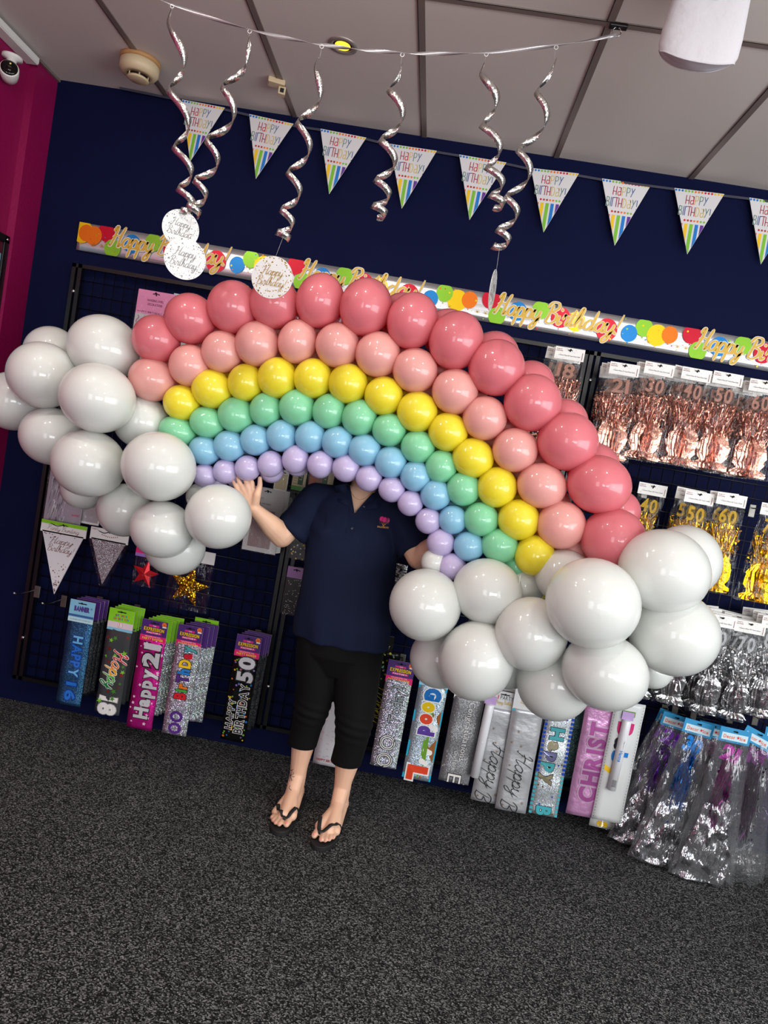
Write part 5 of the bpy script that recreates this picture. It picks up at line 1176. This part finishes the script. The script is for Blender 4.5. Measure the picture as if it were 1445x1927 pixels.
# flip-flops
M_eva = mat('black rubber', (20, 20, 21), .7)
def flipflop(heel, toes, side):
    big, lit = toes[0][0], toes[4][0]; tipm = toes[1][0]; ax = (V((tipm.x, tipm.y, 0))-V((heel.x, heel.y, 0))); L = ax.length; ax.normalize(); pr = V((-ax.y, ax.x, 0))
    H0_ = V((heel.x, heel.y, 0))-ax*.038; Lt = L+.038+.024
    s = 1 if pr.dot(big-tipm) > 0 else -1
    prof = [(0, .018, .018), (.06, .034, .033), (.2, .036, .034), (.45, .036, .038), (.7, .046, .048), (.85, .046, .044), (.95, .036, .030), (1.0, .016, .010)]
    outl = [(u, s*a) for u, a, c in prof]+[(u, -s*c) for u, a, c in prof[::-1]]
    pts = [H0_+ax*Lt*u+pr*w for u, w in outl]; b = MB(); n = len(pts)
    # smooth the outline
    P = catmull([(p.x, p.y) for p in pts]+[(pts[0].x, pts[0].y)], 4)[:-1]; n = len(P)
    b.add([(x, y, .0) for x, y in P]+[(x, y, .019) for x, y in P], [tuple(range(n))[::-1], tuple(range(n, 2*n))]+[(k, (k+1) % n, n+(k+1) % n, n+k) for k in range(n)], M_eva)
    o = b.build('flip_flop', person, bevel=.003)
    post = toes[0][0].lerp(toes[1][0], .55)+V((0, .02, 0)); post.z = .02
    def top(x, y):
        h = bv.ray_cast(V((x, y, .13)), V((0, 0, -1))); return max(h[0].z, .02)+.003 if h[0] else .022
    mid = (big+lit)/2
    for a_, wd in ((H0_+ax*Lt*.58+pr*s*.045, 0), (H0_+ax*Lt*.58-pr*s*.049, 1)):
        path = [V((post.x, post.y, .018)), V((post.x, post.y, top(post.x, post.y)+.008))]
        for k in range(1, 7):
            u = k/6; q = post.lerp(a_, u)+ax*.012*math.sin(u*PI); path.append(V((q.x, q.y, top(q.x, q.y) if k < 6 else .012)))
        b = MB(); vs = []; P2 = catmull([tuple(p) for p in path], 3)
        for i, p_ in enumerate(P2):
            p_ = V(p_); t_ = (V(P2[min(i+1, len(P2)-1)])-V(P2[max(i-1, 0)])).normalized(); sd = t_.cross(V((0, 0, 1)) if abs(t_.z) < .95 else ax); sd.normalize(); w_ = .0035+.004*min(1, i/8)
            nn_ = sd.cross(t_).normalized(); nn_ = nn_ if nn_.z > 0 else -nn_
            vs += [tuple(p_+sd*w_+nn_*.002), tuple(p_-sd*w_+nn_*.002), tuple(p_-sd*w_-nn_*.001), tuple(p_+sd*w_-nn_*.001)]
        b.add(vs, [(4*i+k, 4*i+(k+1) % 4, 4*i+4+(k+1) % 4, 4*i+4+k) for i in range(len(P2)-1) for k in range(4)], M_eva, True); b.build('strap', o)
flipflop(hlL, tl_, 1); flipflop(hlR, tr_, -1)
# ------------------------------------------------------------------ balloon rainbow
rb = thing('balloon_rainbow', 'pastel balloon rainbow arch with a cloud of white balloons at each end', 'balloon arch', (0, -.8, 1.3))
RO = V((0, -.8, 1.3))
def balloon_mesh(mt):
    b = MB(); prof = []; N = 26
    for k in range(N+1):
        a = PI*k/N; h = -math.cos(a); r = math.sin(a)
        if h > .3: r *= 1-.10*((h-.3)/.7)**1.5; h = h+.06*((h-.3)/.7)**2
        prof.append((r if k not in (0, N) else 0, h))
    prof = prof[:-1]+[(.05, 1.10), (.035, 1.14), (.07, 1.18), (.0, 1.18)]
    b.lathe(prof, mt, 40, 'y'); me = bpy.data.meshes.new('balloon'); me.from_pydata(b.v, [], b.f); me.materials.append(mt); me.polygons.foreach_set('use_smooth', [True]*len(me.polygons)); me.update(); return me
BC = {'coral': balloon_mat('coral latex', (232, 128, 138), .28, (240, 55, 75)), 'salmon': balloon_mat('salmon latex', (244, 178, 170), .25, (245, 110, 90)), 'yellow': balloon_mat('yellow latex', (250, 234, 52), .22, (250, 212, 10)),
      'mint': balloon_mat('mint latex', (142, 224, 174), .22, (90, 215, 140)), 'blue': balloon_mat('baby blue latex', (148, 206, 234), .22, (90, 180, 225)), 'lilac': balloon_mat('lilac latex', (208, 194, 232), .22, (180, 150, 220)), 'white': balloon_mat('white latex', (229, 231, 226), .2)}
BM = {k: balloon_mesh(m) for k, m in BC.items()}
def balloon(col, px, py, rx, ry, dy):
    Y = -.79-.11*at(px, py, -.8).x+dy; p = at(px, py, Y); k = depth(p)/FPX
    o = bpy.data.objects.new(col+'_balloon', BM[col]); COL.objects.link(o); o.parent = rb; o.location = p-RO
    o.scale = (rx*k, (rx+ry)/2*k, ry*k); o.rotation_euler = (random.uniform(-.08, .08), ROLL, random.uniform(-.08, .08)); return o
ROWS = {
 'coral': [(294, 638, 44, 44), (358, 600, 47, 46), (438, 578, 47, 48), (516, 571, 46, 46), (602, 566, 44, 50), (688, 578, 48, 53), (776, 604, 47, 52), (858, 641, 50, 54), (934, 692, 52, 52), (1002, 758, 53, 53), (1068, 831, 56, 54), (1127, 912, 59, 54), (1154, 1015, 59, 58)],
 'salmon': [(286, 714, 43, 40), (357, 688, 38, 39), (418, 662, 38, 39), (484, 647, 41, 42), (560, 643, 36, 41), (635, 650, 41, 41), (711, 667, 42, 42), (781, 697, 42, 41), (856, 737, 43, 42), (912, 787, 41, 41), (969, 847, 42, 41), (1019, 914, 46, 42), (1056, 988, 45, 45)],
 'yellow': [(342, 758, 34, 33), (399, 732, 38, 36), (462, 720, 33, 35), (522, 711, 37, 38), (589, 712, 36, 37), (655, 722, 37, 37), (722, 745, 36, 36), (785, 775, 38, 38), (843, 813, 37, 36), (890, 862, 39, 37), (935, 917, 37, 38), (976, 978, 39, 38), (1006, 1045, 37, 38)],
 'mint': [(334, 812, 35, 28), (390, 795, 33, 29), (444, 781, 34, 33), (500, 771, 30, 32), (559, 767, 34, 34), (619, 774, 31, 33), (676, 786, 33, 34), (732, 809, 32, 31), (786, 841, 32, 31), (830, 878, 30, 31), (872, 920, 32, 32), (905, 977, 33, 32), (940, 1027, 35, 32)],
 'blue': [(385, 848, 30, 27), (432, 839, 30, 29), (481, 828, 29, 29), (530, 820, 29, 30), (584, 822, 29, 30), (635, 832, 30, 30), (686, 847, 31, 30), (735, 870, 30, 30), (782, 896, 29, 29), (820, 931, 29, 29), (852, 978, 27, 27), (882, 1028, 29, 28)],
 'lilac': [(385, 895, 23, 22), (424, 887, 23, 23), (466, 881, 24, 24), (509, 873, 24, 25), (556, 864, 25, 27), (603, 874, 25, 26), (651, 881, 26, 26), (694, 900, 25, 25), (737, 921, 25, 24), (772, 947, 24, 24), (806, 980, 24.5, 24.5), (829, 1021, 26, 26), (850, 1066, 27, 25)],
}
for col, L in ROWS.items():
    dz = {'coral': 0, 'salmon': .01, 'yellow': .02, 'mint': .03, 'blue': .035, 'lilac': .04}[col]
    for px, py, rx, ry in L: balloon(col, px, py, rx*1.02, ry*1.02, dz)
for px, py, r in ((757, 598, 46), (842, 629, 47), (930, 671, 47), (998, 724, 45), (1060, 796, 46), (1116, 882, 49), (1162, 963, 42)): balloon('coral', px, py, r, r, .15)
for px, py in ((396, 622), (476, 610), (560, 600), (645, 606)): balloon('coral', px, py, 42, 42, .13)
# the far balloon of each pair, glimpsed through the gaps
for col, L, r in (('salmon', ROWS['salmon'], 37), ('yellow', ROWS['yellow'], 33), ('mint', ROWS['mint'], 29), ('blue', ROWS['blue'], 26)):
    for a, c in zip(L, L[1:]): balloon(col, (a[0]+c[0])/2, (a[1]+c[1])/2, r, r, .13)
for px, py in ((405, 905), (446, 895), (511, 886), (560, 874)): balloon('lilac', px, py, 23, 23, .10)
balloon('mint', 972, 1066, 30, 30, .08); balloon('yellow', 1000, 1108, 30, 30, .16); balloon('salmon', 1078, 1040, 40, 40, .1)
WH = [(97, 664, 50, 49, .13), (195, 655, 67, 61, .03), (80, 706, 63.5, 62, -.05), (26, 755, 56, 55, .07), (184, 749, 70, 65, -.13), (97, 821, 58, 54, 0), (167, 872, 68, 63, -.10), (266, 794, 52, 50, .05), (299, 878, 69, 65, -.15), (157, 918, 42, 41, .12), (234, 960, 50, 50, .03), (305, 996, 59, 54, -.10), (329, 1029, 57, 53, .02), (411, 972, 62, 61, -.11), (376, 935, 26, 26, .06),
      (800, 1138, 68, 68, -.05), (917, 1113, 66, 62, -.02), (999, 1193, 68, 70, -.10), (1115, 1135, 88, 85, -.22), (896, 1243, 71, 75, -.07), (1138, 1264, 81, 71, -.15), (1043, 1286, 70, 69, -.02), (828, 1238, 57, 57, .08), (1249, 1075, 84, 79, -.10), (1287, 1056, 67, 68, .05), (1268, 1192, 83, 79, -.05), (1062, 1085, 56, 52, .02), (818, 1058, 26, 26, .05), (958, 1255, 42, 42, .08), (1230, 1262, 34, 34, .1), (984, 1100, 42, 42, .09), (1180, 1120, 60, 60, .1), (930, 1180, 50, 50, .12)]
for px, py, rx, ry, dy in WH: balloon('white', px, py, rx, ry, dy)
b = MB(); q = at(352, 940, -.74)-RO
for k in range(3): b.tube([tuple(q+V((.012*k, .0, .0))), tuple(q+V((.008*k+.01, .005, -.012))), tuple(q+V((.02+.004*k, .0, -.002)))], .0035, BC['white'], 6)
b.build('balloon_knot', rb)
q = at(979, 1082, -.9)-RO; b = MB(); b.tube([tuple(q), tuple(q+V((.002, 0, -.03))), tuple(q+V((0, .02, -.06)))], .001, M_wp, 5); b.build('tie_string', rb)
